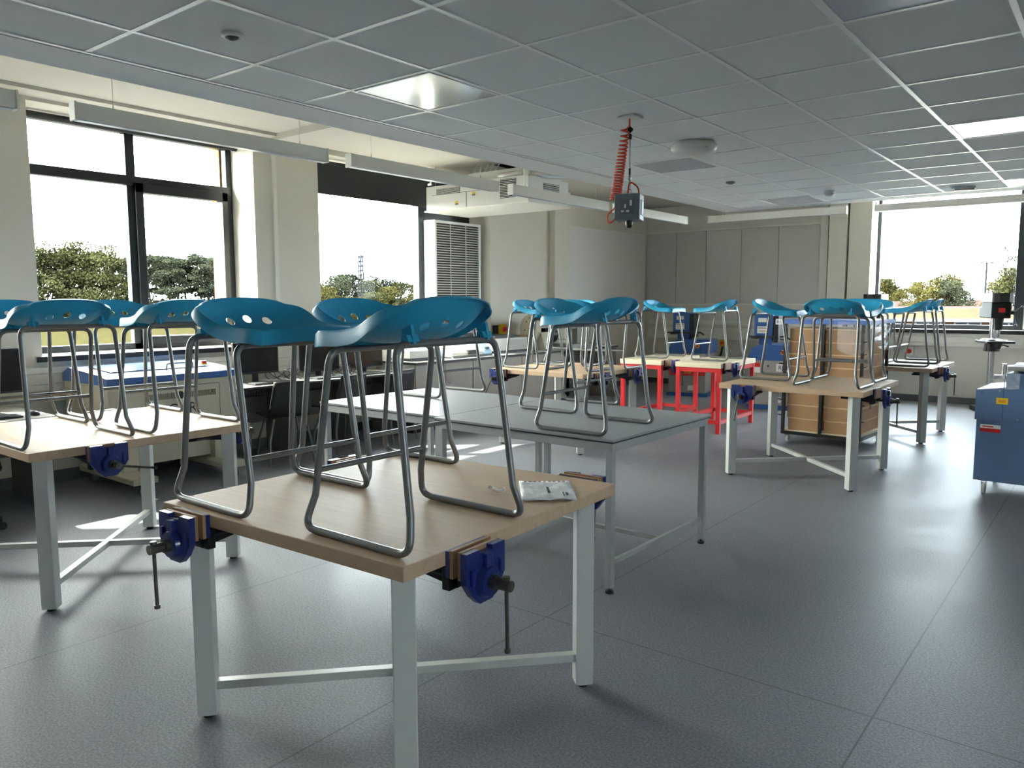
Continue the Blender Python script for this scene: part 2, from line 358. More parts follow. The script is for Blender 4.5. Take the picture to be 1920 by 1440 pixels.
# suspended ceiling raft
GX, GY = -3.426, 1.715
m = MB(); m.box(-3.87, X1, Y0, 9.55, ZC + 0.002, ZC + 0.03); rf = struct(m, 'ceiling', TILE)
m = MB()
for k in range(0, 14):
    x = GX + 0.6 * k; m.box(x - 0.012, x + 0.012, Y0, 9.55, ZC - 0.002, ZC + 0.006)
for k in range(-10, 14):
    y = GY + 0.6 * k
    if y < 9.5: m.box(-3.87, X1, y - 0.012, y + 0.012, ZC - 0.0015, ZC + 0.006)
m.box(-3.878, -3.856, Y0, 9.56, ZC - 0.004, ZC + 0.008); m.box(-3.87, X1, 9.54, 9.565, ZC - 0.004, ZC + 0.008)
m.build('ceiling_grid', TBAR, rf)
m = MB(); m.box(-4.21, -3.895, Y0, 9.86, ZC - 0.004, ZC + 0.11); m.box(-3.895, X1, 9.585, 9.86, ZC - 0.004, ZC + 0.11)
struct(m, 'ceiling', PLAST)
m = MB(); m.box(-3.895, -3.878, Y0, 9.585, ZC + 0.01, ZC + 0.04); struct(m, 'trim_1', BLACK)

# windows: frame mesh with panes as children
def window(name, bars, panes, m_frame=FRAME):
    f = MB()
    for b in bars: f.box(*b)
    o = struct(f, name, m_frame, bevel=0.004)
    for p in panes:
        g = MB(); g.box(*p); g.build('window_pane', GLASS, o)
    return o
xa, xb = -7.68, -7.60
def left_window(name, a, b, mull, tz, sash=True):
    z0, z1 = ZW0 - 0.02, ZW1
    bars = [(xa, xb, a - 0.02, a + 0.075, z0, z1), (xa, xb, b - 0.02 - 0.045, b + 0.0, z0, z1), (xa, xb, a, b, z0, z0 + 0.07), (xa, xb, a, b, z1 - 0.055, z1)]
    bars += [(xa, xb, mull - 0.045, mull + 0.045, z0, z1), (xa, xb + 0.003, a, mull, tz - 0.045, tz + 0.045), (xa, xb + 0.003, mull, b, tz - 0.045, tz + 0.045)]
    if sash:
        q = xb + 0.035
        bars += [(xa, q, mull + 0.02, mull + 0.10, z0 + 0.05, tz - 0.02), (xa, q, b - 0.14, b - 0.075, z0 + 0.05, tz - 0.02), (xa, q, mull + 0.02, b - 0.075, z0 + 0.05, z0 + 0.13), (xa, q, mull + 0.02, b - 0.075, tz - 0.11, tz - 0.02)]
    g = (xa + 0.03, xa + 0.045)
    panes = [(*g, a + 0.05, mull - 0.03, z0 + 0.05, tz - 0.03), (*g, mull + 0.03, b - 0.05, z0 + 0.05, tz - 0.03), (*g, a + 0.05, mull - 0.03, tz + 0.03, z1 - 0.04), (*g, mull + 0.03, b - 0.05, tz + 0.03, z1 - 0.04)]
    return window(name, bars, panes)
left_window('window_1', 2.76, 4.80, 3.72, 2.71)
left_window('window_4', 0.2, 1.87, 1.05, 2.71)
z0, z1 = ZW0 - 0.02, ZW1
window('window_2', [(xa, xb, 5.62, 5.70, z0, z1), (xa, xb, 8.55, 8.63, z0, z1), (xa, xb, 5.62, 8.63, z0, z0 + 0.07), (xa, xb, 5.62, 8.63, z1 - 0.055, z1), (xa, xb + 0.04, 7.55, 7.68, z0, z1), (xa, xb, 7.7, 8.6, 2.62, 2.74)],
       [(xa + 0.03, xa + 0.045, 5.68, 7.57, z0 + 0.05, z1 - 0.04)])
m = MB(); m.box(xa, xb - 0.02, 7.68, 8.55, z0 + 0.07, z1 - .05); struct(m, 'trim_2', FRAME)
ya, yb = YF + 0.26, YF + 0.34
window('window_3', [(FX0, FX0 + 0.05, ya, yb, FZ0 - 0.02, FZ1), (-1.30, -1.17, ya - 0.03, yb, FZ0 - 0.02, FZ1), (FX1 - 0.06, FX1, ya, yb, FZ0 - 0.02, FZ1), (FX0, FX1, ya, yb, FZ0 - 0.02, FZ0 + 0.055), (FX0, FX1, ya, yb, FZ1 - 0.035, FZ1)],
       [(FX0 + 0.03, -1.26, ya + 0.03, ya + 0.045, FZ0 + 0.04, FZ1 - 0.03), (-0.5, FX1 - 0.03, ya + 0.03, ya + 0.045, FZ0 + 0.04, FZ1 - 0.03)])
window('window_fill', [(X1 + .1, X1 + .18, 0.6, 1.5, 1.1, 1.16), (X1 + .1, X1 + .18, 0.6, 1.5, 2.59, 2.65), (X1 + .1, X1 + .18, 1.1, 1.14, 1.16, 2.59), (X1 + .1, X1 + .18, 0.6, .66, 1.16, 2.59), (X1 + .1, X1 + .18, 1.44, 1.5, 1.16, 2.59)], [(X1 + .13, X1 + .145, 0.66, 1.1, 1.16, 2.59), (X1 + .13, X1 + .145, 1.14, 1.44, 1.16, 2.59)])  # invented window out of view, added to let in fill light from the right
# window boards
def sill(name, bx, ed):
    o = MB(); o.box(*bx); s_ = struct(o, name, SILLW); e = MB(); e.box(*ed); e.build('sill_edge', SILLB, s_); return s_
k = 4
for a, b in WINS:
    sill('trim_%d' % k, (-7.60, -7.14, a - 0.06 * (a > 2), b + 0.02, 1.065, 1.09), (-7.14, -7.125, a - 0.07, b + 0.03, 1.045, 1.091)); k += 1
sill('trim_7', (FX0 - 0.02, FX1, YF - 0.06, YF + 0.27, 1.085, 1.11), (FX0 - 0.03, FX1, YF - 0.075, YF - 0.06, 1.055, 1.111))
# pillar casing strips, wall corner columns, risers on the far wall
def block(name, *bx, mt=WALL):
    o = MB(); o.box(*bx); return struct(o, name, mt, bevel=0.003)
block('trim_8', XW, XW + 0.03, 5.02, 5.06, 1.0, ZS, mt=TRIM)
block('trim_9', XW, XW + 0.012, 5.06, 5.34, 1.0, ZS)
block('trim_10', XW, XW + 0.11, 10.07, 10.50, 0, ZS)
block('trim_11', XW, XW + 0.02, 10.53, 10.57, 0, ZS, mt=GREYP)
block('trim_12', -3.98, -3.86, YF - 0.10, YF, 0, ZS, mt=WALLF)
block('trim_13', -3.83, -3.56, YF - 0.16, YF, 0, ZS, mt=WALLF)
block('trim_14', -3.53, -3.20, YF - 0.13, YF, 0, ZS, mt=WALLF)
block('trim_15', -3.86, -3.83, YF - 0.02, YF, 0, ZS, mt=BLACK)
block('trim_16', -3.56, -3.53, YF - 0.02, YF, 0, ZS, mt=BLACK)
block('trim_17', XW, XW + 0.05, 2.28, 2.36, 1.0, ZS, mt=TRIM)
# dado trunking
def trunk(name, along, a, b, z0, z1, c):
    o = MB(); h = (z1 - z0)
    segs = [(z0, z0 + h * 0.27), (z0 + h * 0.28, z0 + h * 0.72), (z0 + h * 0.73, z1)]
    for i, (p, q) in enumerate(segs):
        d = 0.055 if i != 1 else 0.06
        if along == 'y': o.box(XW, XW + d, a, b, p, q)
        else: o.box(a, b, YF - d, YF, p, q)
    return struct(o, name, TRIM, bevel=0.004)
trunk('trim_18', 'y', -3.9, 6.3, 0.80, 1.0, XW)
trunk('trim_19', 'x', -7.1, 2.0, 0.86, 1.06, YF)
m = MB(); m.box(-7.1, -4.0, YF - 0.03, YF, 1.12, 1.19); struct(m, 'trim_20', TRIM)
m = MB(); m.box(XW, XW + 0.012, Y0, YF, 0, 0.1); struct(m, 'baseboard_left', GREYP)
m = MB(); m.box(XW, X1, YF - 0.012, YF, 0, 0.1); struct(m, 'baseboard_far', GREYP)
m = MB(); m.box(X1 - 0.012, X1, Y0, YF, 0, 0.1); struct(m, 'baseboard_right', GREYP)

# boards
def board(name, label, cat, bx, mt, grp=None, fr=None):
    o = MB(); o.box(*bx); q = o.build(name, mt, None, bevel=0.004); tag(q, label, cat, grp); return q
q = thing('whiteboard', 'large blank whiteboard on the side wall left of the far corner', 'whiteboard', (XW, 11.85, 2.15))
m = MB(); m.box(0.004, 0.018, -1.23, 1.23, -0.60, 0.60); m.build('board_surface', WBOARD, q)
m = MB()
for a in ((0, .024, -1.25, 1.25, .60, .62), (0, .024, -1.25, 1.25, -.62, -.60), (0, .024, -1.25, -1.23, -.6, .6), (0, .024, 1.23, 1.25, -.6, .6)): m.box(*a)
m.build('board_frame', TRIM, q)
px_ = [-7.17, -6.56, -5.98, -5.33, -4.68, -4.0]
PLAB = ['blank pale wall panel nearest the far room corner, first of the row of five', 'blank pale wall panel, second of five from the corner', 'blank pale wall panel, middle one of the row of five', 'blank pale wall panel, fourth of five from the corner', 'blank pale wall panel at the window end of the row of five']
for i in range(5):
    board('wall_panel', PLAB[i], 'pinboard', (px_[i] + 0.004, px_[i + 1] - 0.004, YF - 0.022, YF - 0.001, 1.50, 2.785), PANEL, 'row of wall panels on the far wall')
m = MB(); m.box(-7.185, -3.975, YF - 0.012, YF, 2.79, 2.815); m.box(-7.185, -3.975, YF - 0.012, YF, 1.47, 1.495); m.box(-3.995, -3.975, YF - .014, YF, 1.495, 2.79); struct(m, 'trim_21', TRIM)
# blinds
q = thing('roller_blind', 'dark grey roller blind pulled partway down over the middle window', 'blind', (-7.42, 6.63, 3.14))
m = MB(); m.cyl((0, -0.99, 0), (0, 0.98, 0), 0.035); m.build('roller', BLIND, q)
m = MB(); m.box(0.028, 0.031, -0.96, 0.93, -0.335, 0.0); m.build('blind_fabric', BLIND, q)
m = MB(); m.box(0.022, 0.037, -0.96, 0.93, -0.355, -0.33); m.build('bottom_bar', BLACK, q)
m = MB(); m.box(-0.03, 0.05, 0.975, 0.99, -0.06, 0.06); m.box(-0.03, 0.05, -1.0, -0.985, -0.06, 0.06); m.build('bracket', TRIM, q)
q = thing('roller_blind', 'rolled up pale blind cassette across the top of the far window', 'blind', (-2.0, YF + 0.06, 2.98))
m = MB(); m.box(-1.24, 2.5, -0.05, 0.05, -0.055, 0.055); m.build('cassette', mat('blind_cassette', S(170, 170, 172), 0.5), q, bevel=0.01)
m = MB(); m.box(-1.26, -1.20, -0.03, 0.03, 0.055, 0.10); m.build('bracket', TRIM, q)
q = thing('roller_blind', 'fully rolled up dark blind at the top of the near left window', 'blind', (-7.5, 3.74, 3.155))
m = MB(); m.cyl((0, -0.98, 0), (0, 1.06, 0), 0.03); m.build('roller', BLIND, q)
# ------------------------------------------------------------------ benches, vices, tables
def vice(parent, x, y, rz, opening=0.045, tilt=0.1, hang=True):
    """bench vice, local +x points out from the bench edge, z=0 is the bench top"""
    T = Matrix.Translation((x, y, 0)) @ Matrix.Rotation(rz, 4, 'Z')
    v = MB()
    jaw = [(-.092, 0), (-.092, -.092), (-.062, -.135), (-.03, -.163), (.03, -.163), (.062, -.135), (.092, -.092), (.092, 0), (.03, 0), (.03, -.012), (-.03, -.012), (-.03, 0)]
    o = opening
    v.prism(jaw, 'x', o + .012, o + .034, T=T)
    v.prism([(-.092, -.002), (-.092, -.082), (.092, -.082), (.092, -.002)], 'x', .0, .014, T=T)
    v.cyl((o + .03, 0, -.10), (o + .056, 0, -.10), .052, .044, n=20, T=T)
    v.box(o + .03, o + .05, -.016, .016, -.10, -.015, T=T)
    v.box(o + .03, o + .042, -.075, -.06, -.10, -.05, T=T); v.box(o + .03, o + .042, .06, .075, -.10, -.05, T=T)
    b = v.build('bench_vice', VICE, parent, bevel=.003)
    w_ = MB(); w_.box(.0145, .0265, -.09, .09, -.083, .001, T=T); w_.box(o, o + .0115, -.09, .09, -.083, .001, T=T); w_.build('wood_liner', VWOOD, b)
    u = MB()
    u.prism([(-.26, -.055), (-.26, -.075), (-.18, -.10), (.01, -.125), (.01, -.055)], 'y', -.05, .05, T=T)
    for s in (-1, 1): u.cyl((-.24, s * .055, -.085), (o + .02, s * .055, -.085), .009, n=10, T=T)
    u.cyl((-.27, 0, -.10), (o + .03, 0, -.10), .010, n=10, T=T)
    u.box(-.03, .0, -.075, .075, -.13, -.05, T=T)
    u.build('vice_body', VICEB, b, bevel=.003)
    s_ = MB(); s_.cyl((o + .05, 0, -.10), (o + .075, 0, -.10), .023, n=18, T=T); s_.cyl((o + .075, 0, -.10), (o + .125, 0, -.10), .017, n=18, T=T); s_.build('vice_screw', SCREW, b)
    h = MB(); d = Vector((0, math.sin(tilt), -math.cos(tilt))) if hang else Vector((0, math.cos(tilt), -math.sin(tilt)))
    c = Vector((o + .108, 0, -.10)); a0 = c - d * .022; a1 = c + d * .20
    h.cyl(a0, a1, .0062, n=10, T=T); h.cyl(a0 - d * .004, a0 + d * .006, .011, n=12, T=T); h.cyl(a1 - d * .008, a1 + d * .004, .010, n=12, T=T); h.build('vice_handle', SCREW, b)
    return b
HB = 0.60
def bench(label, cx, cy_, rz, vices):
    t = thing('workbench', label, 'workbench', (cx, cy_, 0), rz, 'square wooden topped workbenches')
    m = MB(); m.box(-HB, HB, -HB, HB, .781, .826); m.build('worktop', BENCHW, t, bevel=.003)
    for sx_ in (-1, 1):
        for sy in (-1, 1):
            c = (sx_ * (HB - .09), sy * (HB - .09)); T = Matrix.Translation((*c, 0)) @ Matrix.Rotation(PI / 4, 4, 'Z')
            m = MB(); m.box(-.035, .035, -.035, .035, .014, .781, T=T); lg = m.build('leg', STEELW, t, bevel=.004)
            m = MB(); m.cyl((*c, 0), (*c, .016), .022); m.build('foot', BLACK, lg)
    d = (HB - .09) * math.sqrt(2) - .034
    for a, zz in ((PI / 4, 0), (-PI / 4, 0)):
        T = Matrix.Rotation(a, 4, 'Z'); m = MB(); L = d
        m.box(-L, L, -.019, .019, .107 + zz, .139 + zz, T=T) if a > 0 else (m.box(-L, -.019, -.019, .019, .107, .139, T=T), m.box(.019, L, -.019, .019, .107, .139, T=T))
        m.build('cross_brace', STEELW, t, bevel=.002)
    for (side, off, op, tilt, hang) in vices:
        x, y, r = {'-y': (off, -HB, -PI / 2), '+x': (HB, off, 0), '+y': (off, HB, PI / 2), '-x': (-HB, off, PI)}[side]
        v = vice(t, x, y, r, op, tilt, hang); v.location.z = .828
    return t
BN = bench('wooden topped workbench nearest the camera holding three blue stools and a plastic packet', -2.127, 2.0, math.radians(2.3), [('-y', -.40, .044, .02, True), ('+x', -.335, .045, 0.02, True), ('+y', .42, .05, .05, True), ('-x', .33, .05, .1, True)])
BL = bench('wooden topped workbench in front of the laser cutter with four blue stools on it', -4.68, 2.035, 0.0, [('+x', -.25, .03, 1.35, True), ('+y', .36, .05, .1, True), ('-x', .3, .05, .1, True)])
BR = bench('wooden topped workbench in front of the trolley of cardboard boxes', -2.19, 7.08, 0.0, [('-y', -.36, .045, -.15, True), ('+x', -.22, .06, .05, True), ('+y', .35, .05, .1, True)])
BM = bench('wooden topped workbench between the base cabinets and the red framed benches', -4.76, 7.02, math.radians(-1), [('-y', -.46, .045, -.5, True), ('+x', -.32, .045, .1, True), ('+x', .33, .05, .1, True)])
BF = bench('wooden topped workbench furthest away, beneath the far window', -2.17, 9.78, math.radians(-1), [('+x', -.24, .045, .05, True), ('+y', -.3, .05, .1, True)])
for o, lb in ((BN, None),):
    pass
# red framed benches
def red_bench(label, cx, cy_):
    W, D = .285, .56
    t = thing('red_bench', label, 'workbench', (cx, cy_, 0), math.radians(1), 'small benches with red steel frames')
    m = MB(); m.box(-W, W, -D, D, .766, .826); m.build('worktop', PINEW, t, bevel=.003)
    for sx_ in (-1, 1):
        for sy in (-1, 1):
            m = MB(); x = sx_ * (W - .03); y = sy * (D - .035); m.box(x - .024, x + .024, y - .024, y + .024, 0, .765); m.build('leg', RED, t, bevel=.002)
    m = MB()
    for sy in (-1, 1): y = sy * (D - .035); m.box(-W + .05, W - .05, y - .018, y + .018, .715, .765)
    for sx_ in (-1, 1): x = sx_ * (W - .03); m.box(x - .018, x + .018, -D + .06, D - .06, .715, .765)
    m.build('top_rail', RED, t)
    m = MB()
    for sx_ in (-1, 1):
        x = sx_ * (W - .03); m.box(x - .02, x + .02, -D + .06, D - .06, .11, .155)
    for sy in (-1, 1): m.box(-W + .05, W - .05, sy * (D - .035) - .018, sy * (D - .035) + .018, .11, .155)
    m.build('lower_rail', RED, t)
    m = MB()
    for sx_ in (-1, 1):
        for sy in (-1, 1): m.cyl((sx_ * (W - .005), sy * (D - .035), .135), (sx_ * W, sy * (D - .035), .135), .008, n=8); m.cyl((sx_ * (W - .03), sy * (D - .008), .135), (sx_ * (W - .03), sy * (D - .006), .135), .009, n=8)
    m.build('bolt', CHROME, t)
    v = vice(t, W, -D + .16, 0, .09, .1, True); v.location.z = .828
    return t
red_bench('left one of the two red framed benches, pale top carrying one blue stool', -4.70, 9.06)
red_bench('right one of the two red framed benches, pale top carrying one blue stool', -3.93, 9.04)
# grey lab tables
def lab_table(label, x0, x1, y0, y1, rz):
    cx, cy_ = (x0 + x1) / 2, (y0 + y1) / 2; W, D = (x1 - x0) / 2, (y1 - y0) / 2
    t = thing('lab_table', label, 'table', (cx, cy_, 0), rz, 'grey lab tables pushed together')
    m = MB(); m.box(-W, W, -D, D, .820, .832, m=GTOP); m.box(-W, W, -D, D, .812, .820, m=WEDGE); m.build('tabletop', None, t, bevel=.0015)
    for sx_ in (-1, 1):
        for sy in (-1, 1):
            x = sx_ * (W - .035); y = sy * (D - .035); m = MB(); m.box(x - .02, x + .02, y - .02, y + .02, .03, .765); lg = m.build('leg', LTUBE, t, bevel=.003)
            m = MB(); m.cyl((x, y, 0), (x, y, .012), .022); m.cyl((x, y, .01), (x, y, .032), .006); m.build('foot', BLACK, lg)
    m = MB()
    for s in (-1, 1):
        m.box(-W + .015, W - .015, s * (D - .035) - .02, s * (D - .035) + .02, .765, .812); m.box(s * (W - .035) - .02, s * (W - .035) + .02, -D + .055, D - .055, .765, .812)
    m.build('top_frame', LTUBE, t, bevel=.002)
    m = MB()
    for s in (-1, 1): m.box(s * (W - .035) - .0125, s * (W - .035) + .0125, -D + .055, D - .055, .15, .175)
    m.box(-W + .047, W - .047, -.0125, .0125, .15, .175)
    m.build('lower_rail', LTUBE, t, bevel=.002)
    return t
lab_table('grey topped lab table nearer the aisle, two blue stools on it', -3.325, -2.03, 3.43, 4.60, math.radians(-.8))
lab_table('grey topped lab table on the window side, one blue stool on it', -4.52, -3.335, 3.49, 4.62, 0.0)

# packet of instructions
t = thing('instruction_packet', 'white instruction booklet in a clear plastic bag on the nearest workbench', 'packet', (-1.69, 2.35, .8265), math.radians(-50))
def P_(x, y): return (x, y, 0)
m = MB(); vs = []; N = 12
for j in range(N + 1):
    for i in range(N + 1):
        u, v = i / N - .5, j / N - .5
        vs.append((u * .28, v * .20, .004 + .0022 * math.sin(9 * u + 14 * v) + .0015 * math.sin(31 * u - 8 * v)))
m.add(vs, [(j * (N + 1) + i, j * (N + 1) + i + 1, (j + 1) * (N + 1) + i + 1, (j + 1) * (N + 1) + i) for j in range(N) for i in range(N)], True)
q = m.build('booklet', PAPER, t); so = q.modifiers.new('s', 'SOLIDIFY'); so.thickness = .003
m = MB(); vs = []
for j in range(N + 1):
    for i in range(N + 1):
        u, v = i / N - .5, j / N - .5
        vs.append((u * .31 + .004, v * .215, .0075 + .003 * math.sin(17 * u + 10 * v) * (1 - 2 * abs(v)) + .002 * math.sin(40 * v + 12 * u)))
m.add(vs, [(j * (N + 1) + i, j * (N + 1) + i + 1, (j + 1) * (N + 1) + i + 1, (j + 1) * (N + 1) + i) for j in range(N) for i in range(N)], True)
m.build('plastic_bag', BAG, t)
for i, (w_, yy) in enumerate(((.05, .062), (.07, .05), (.03, .072))):
    pass
m = MB(); m.box(.05, .11, .055, .06, .0115, .012); m.box(.06, .10, .065, .075, .0115, .012); m.box(-.03, .06, .0, .01, .0105, .011); m.build('printed_text', INK, t)
m = MB()
for i in range(9): m.box(-.128, -.118, -.08 + i * .019, -.07 + i * .019, .0105, .0112)
m.build('binding_holes', INK, t)
t2 = MB(); pts = [(-.035 + .012 * i, .008 * math.sin(i * 1.3), .010 + .004 * math.cos(i * 2.1)) for i in range(7)]
t2.tube(pts, .008, n=7)
q = t2.build('parts_bag', mat('small_bag_clear', (.85, .83, .78), .2, alpha=.6), None, loc=(-1.845, 2.235, .8265)); tag(q, 'small crumpled clear bag of fixings beside the instruction packet', 'bag')
# ------------------------------------------------------------------ stools
def seat_mesh():
    nu, nv = 30, 30
    Cc = [(0, -.238, .602), (.12, -.205, .596), (.35, -.09, .591), (.55, .02, .598), (.70, .098, .622), (.84, .146, .668), (1, .168, .7265)]
    Ee = [(0, -.238, .188, .624), (.12, -.205, .204, .629), (.35, -.10, .211, .633), (.55, -.01, .219, .648), (.70, .055, .2265, .676), (.84, .108, .214, .700), (1, .148, .160, .714)]
    def ip(tab, t):
        n = len(tab)
        for i in range(n - 1):
            if t <= tab[i + 1][0] + 1e-9:
                a, b = tab[i], tab[i + 1]; p = tab[max(i - 1, 0)]; q = tab[min(i + 2, n - 1)]; h = b[0] - a[0]; k = (t - a[0]) / h; out = []
                for c in range(1, len(a)):
                    ma = (b[c] - p[c]) / max(b[0] - p[0], 1e-9) * h; mb = (q[c] - a[c]) / max(q[0] - a[0], 1e-9) * h
                    out.append((2 * k ** 3 - 3 * k * k + 1) * a[c] + (k ** 3 - 2 * k * k + k) * ma + (3 * k * k - 2 * k ** 3) * b[c] + (k ** 3 - k * k) * mb)
                return out
        return list(tab[-1][1:])
    V = []
    for j in range(nv + 1):
        t = j / nv; c = ip(Cc, t); e = ip(Ee, t)
        for i in range(nu + 1):
            u = -1 + 2 * i / nu; au = abs(u); s2 = au ** 2.4; s3 = au ** 3.0
            # front edge has a slight saddle: a rise at the middle of the front lip
            z = c[1] + (e[2] - c[1]) * s3; x = c[0] + (e[0] - c[0]) * s2
            if t < .2: z += .030 * (1 - t / .2) ** 1.5 * (1 - s2) * 1.0
            if t > .84: z += .004 * (1 - s2)
            V.append(Vector((x, u * e[1] if au < 1 else math.copysign(e[1], u), z)))
    W_ = nu + 1
    F = [(j * W_ + i, j * W_ + i + 1, (j + 1) * W_ + i + 1, (j + 1) * W_ + i) for j in range(nv) for i in range(nu)]
    me = bpy.data.meshes.new('seat'); me.from_pydata([tuple(v) for v in V], [], F)
    bm = bmesh.new(); bm.from_mesh(me); bm.verts.ensure_lookup_table(); bm.normal_update()
    nr = [v.normal.copy() for v in bm.verts]
    # normals should point up / towards the sitter
    if nr[(nv // 3) * W_ + nu // 2].z < 0: nr = [-n for n in nr]
    ring = [i for i in range(nu + 1)] + [j * W_ + nu for j in range(1, nv + 1)] + [nv * W_ + i for i in range(nu - 1, -1, -1)] + [j * W_ for j in range(nv - 1, 0, -1)]
    def fl(i):
        j = i // W_; k = i % W_; t = j / nv
        out = Vector((0, 0, 0))
        if j == 0: out += Vector((-1, 0, 0))
        if j == nv: out += Vector((0, 0, 1))
        if k == 0: out += Vector((0, -1, 0))
        if k == nu: out += Vector((0, 1, 0))
        if t < .5: d = Vector((0, 0, -1)) * 1.0; L = .047
        elif t < .99: kk = (t - .5) / .5; d = (Vector((0, 0, -1)) * (1 - kk) + Vector((.75, 0, -.35)) * kk); L = .047 * (1 - kk) + .026 * kk
        else: d = Vector((.8, 0, -.3)); L = .024
        return d.normalized() * L, out.normalized()
    bv = list(bm.verts); n = len(ring); A = []; B = []
    for i in ring:
        d, o = fl(i); p = V[i]
        A.append(bm.verts.new(p + o * .006 + d * .15)); B.append(bm.verts.new(p + o * .010 + d))
    for k in range(n):
        a, b = ring[k], ring[(k + 1) % n]
        bm.faces.new((bv[a], bv[b], A[(k + 1) % n], A[k])); bm.faces.new((A[k], A[(k + 1) % n], B[(k + 1) % n], B[k]))
    bmesh.ops.recalc_face_normals(bm, faces=bm.faces)
    for f in bm.faces: f.smooth = True
    bm.to_mesh(me); bm.free()
    o = bpy.data.objects.new('seat_tmp', me); col.objects.link(o)
    so = o.modifiers.new('s', 'SOLIDIFY'); so.thickness = .0045; so.offset = 0
    # three round holes in the back
    c = MB()
    for y, zz in ((-.078, .651), (0, .656), (.078, .651)):
        x = .135 if y == 0 else .118
        a = Vector((x, y, zz)); d = Vector((.9, 0, -.38)).normalized()
        c.cyl(a - d * .05, a + d * .05, .018, n=20)
    co = c.build('cut_tmp', None); bo = o.modifiers.new('b', 'BOOLEAN'); bo.operation = 'DIFFERENCE'; bo.object = co; bo.solver = 'EXACT'
    dg = bpy.context.evaluated_depsgraph_get(); dg.update(); me2 = bpy.data.meshes.new_from_object(o.evaluated_get(dg))
    bpy.data.objects.remove(o); bpy.data.objects.remove(co)
    me2.name = 'seat'; me2.materials.clear(); me2.materials.append(SEAT)
    bm = bmesh.new(); bm.from_mesh(me2)
    for f in bm.faces: f.smooth = True; f.material_index = 0
    for e in bm.edges:
        if len(e.link_faces) == 2 and e.calc_face_angle(0) > math.radians(50): e.smooth = False
    bm.to_mesh(me2); bm.free()
    return me2
def make_stool():
    t = thing('stool', 'x', 'stool', (0, 0, 0), 0, 'blue seated stools with grey tube frames')
    me = seat_mesh(); s = bpy.data.objects.new('seat', me); col.objects.link(s); s.parent = t
    r = .0118
    def half(sg, xt, zt):
        pts = []
        L = [(0, -.262, r), (sg * .238, -.262, r), (sg * .213, -.234, .115), (xt, -.224, zt), (xt, .224, zt), (sg * .213, .234, .115), (sg * .238, .262, r), (0, .262, r)]
        return fillet(L, [0, .058, .03, .05, .05, .03, .058, 0], k=7)
    m = MB(); m.tube(half(-1, -.135, .575), r, n=12); m.build('front_leg_frame', SILVER, t)
    m = MB(); m.tube(half(1, .150, .598), r, n=12); m.build('rear_leg_frame', SILVER, t)
    zf = .195; k = (zf - .115) / (.575 - .115); xf = -.213 + (.213 - .135) * k; yf = .234 - .010 * k
    m = MB(); m.cyl((xf, -yf, zf), (xf, yf, zf), .0095, n=10); m.build('footrest', SILVER, t)
    for s_ in (-1, 1):
        m = MB(); y = s_ * .165
        m.prism([(.135, .600), (.172, .600), (.160, .655), (.125, .640)], 'y', y - .006, y + .006)
        m.prism([(.138, .606), (.170, .606), (.160, .625), (.140, .625)], 'y', y - .022, y + .022)
        m.build('seat_bracket', SEAT, t)
    m = MB(); m.box(-.15, -.118, -.16, .16, .584, .596); m.build('seat_mount', SEAT, t)
    return t
proto = make_stool()
B_, G_ = .826, .832
# back direction of each stool: rz=0 back faces +x
ST = [
 (-2.475, 1.690, B_, PI, 'blue stool at the front left of the nearest workbench, open side towards the right'),
 (-1.765, 1.735, B_, 0, 'largest blue stool, front corner of the nearest workbench, back towards the aisle'),
 (-2.510, 2.240, B_, PI, 'blue stool standing behind the front left one on the nearest workbench'),
 (-4.375, 1.712, B_, 0, 'blue stool at the near corner of the laser cutter workbench, back towards the aisle'),
 (-4.370, 2.345, B_, 0, 'blue stool at the right corner of the laser cutter workbench, back towards the aisle'),
 (-5.045, 1.765, B_, PI, 'blue stool cut off by the left frame edge, window side of the laser cutter workbench'),
 (-5.055, 2.365, B_, PI, 'blue stool closest to the laser cutter lid, back towards the window'),
 (-4.165, 4.385, G_, PI, 'lone blue stool on the window side grey lab table, mostly behind the largest stool'),
 (-2.930, 4.345, G_, PI, 'blue stool at the back of the aisle side grey table, back towards the window'),
 (-2.350, 3.740, G_, 0, 'blue stool at the front of the aisle side grey table, back towards the aisle'),
 (-5.110, 6.880, B_, PI, 'blue stool at the left end of the workbench beside the base cabinets'),
 (-4.520, 6.850, B_, -PI / 2, 'blue stool on the front edge of the workbench between cabinets and red benches'),
 (-4.930, 7.390, B_, PI / 2, 'blue stool on the back left of the workbench beside the base cabinets'),
 (-4.400, 7.395, B_, PI / 2, 'blue stool on the back right of the workbench beside the red framed benches'),
 (-2.560, 7.220, B_, PI, 'blue stool at the left end of the workbench before the cardboard boxes'),
 (-1.930, 6.860, B_, -PI / 2, 'blue stool turned back-on to the camera before the cardboard boxes'),
 (-1.965, 7.480, B_, PI / 2, 'blue stool behind the back-on one, next to the plastic wrapped boxes'),
 (-4.710, 9.070, B_, PI, 'single blue stool on the left red framed bench'),
 (-3.920, 9.040, B_, 0, 'single blue stool on the right red framed bench'),
 (-1.870, 9.560, B_, 0, 'blue stool at the near end of the furthest workbench, seen in profile'),
 (-1.860, 10.13, B_, 0, 'blue stool at the window end of the furthest workbench, seen in profile'),
 (-2.420, 10.02, B_, PI / 2, 'blue stool at the left of the furthest workbench, half hidden by the box trolley'),
]
for i, (x, y, z, rz, lb) in enumerate(ST):
    place(i == 0, proto, (x, y, z), rz + random.uniform(-.015, .015) * (i > 2), lb)
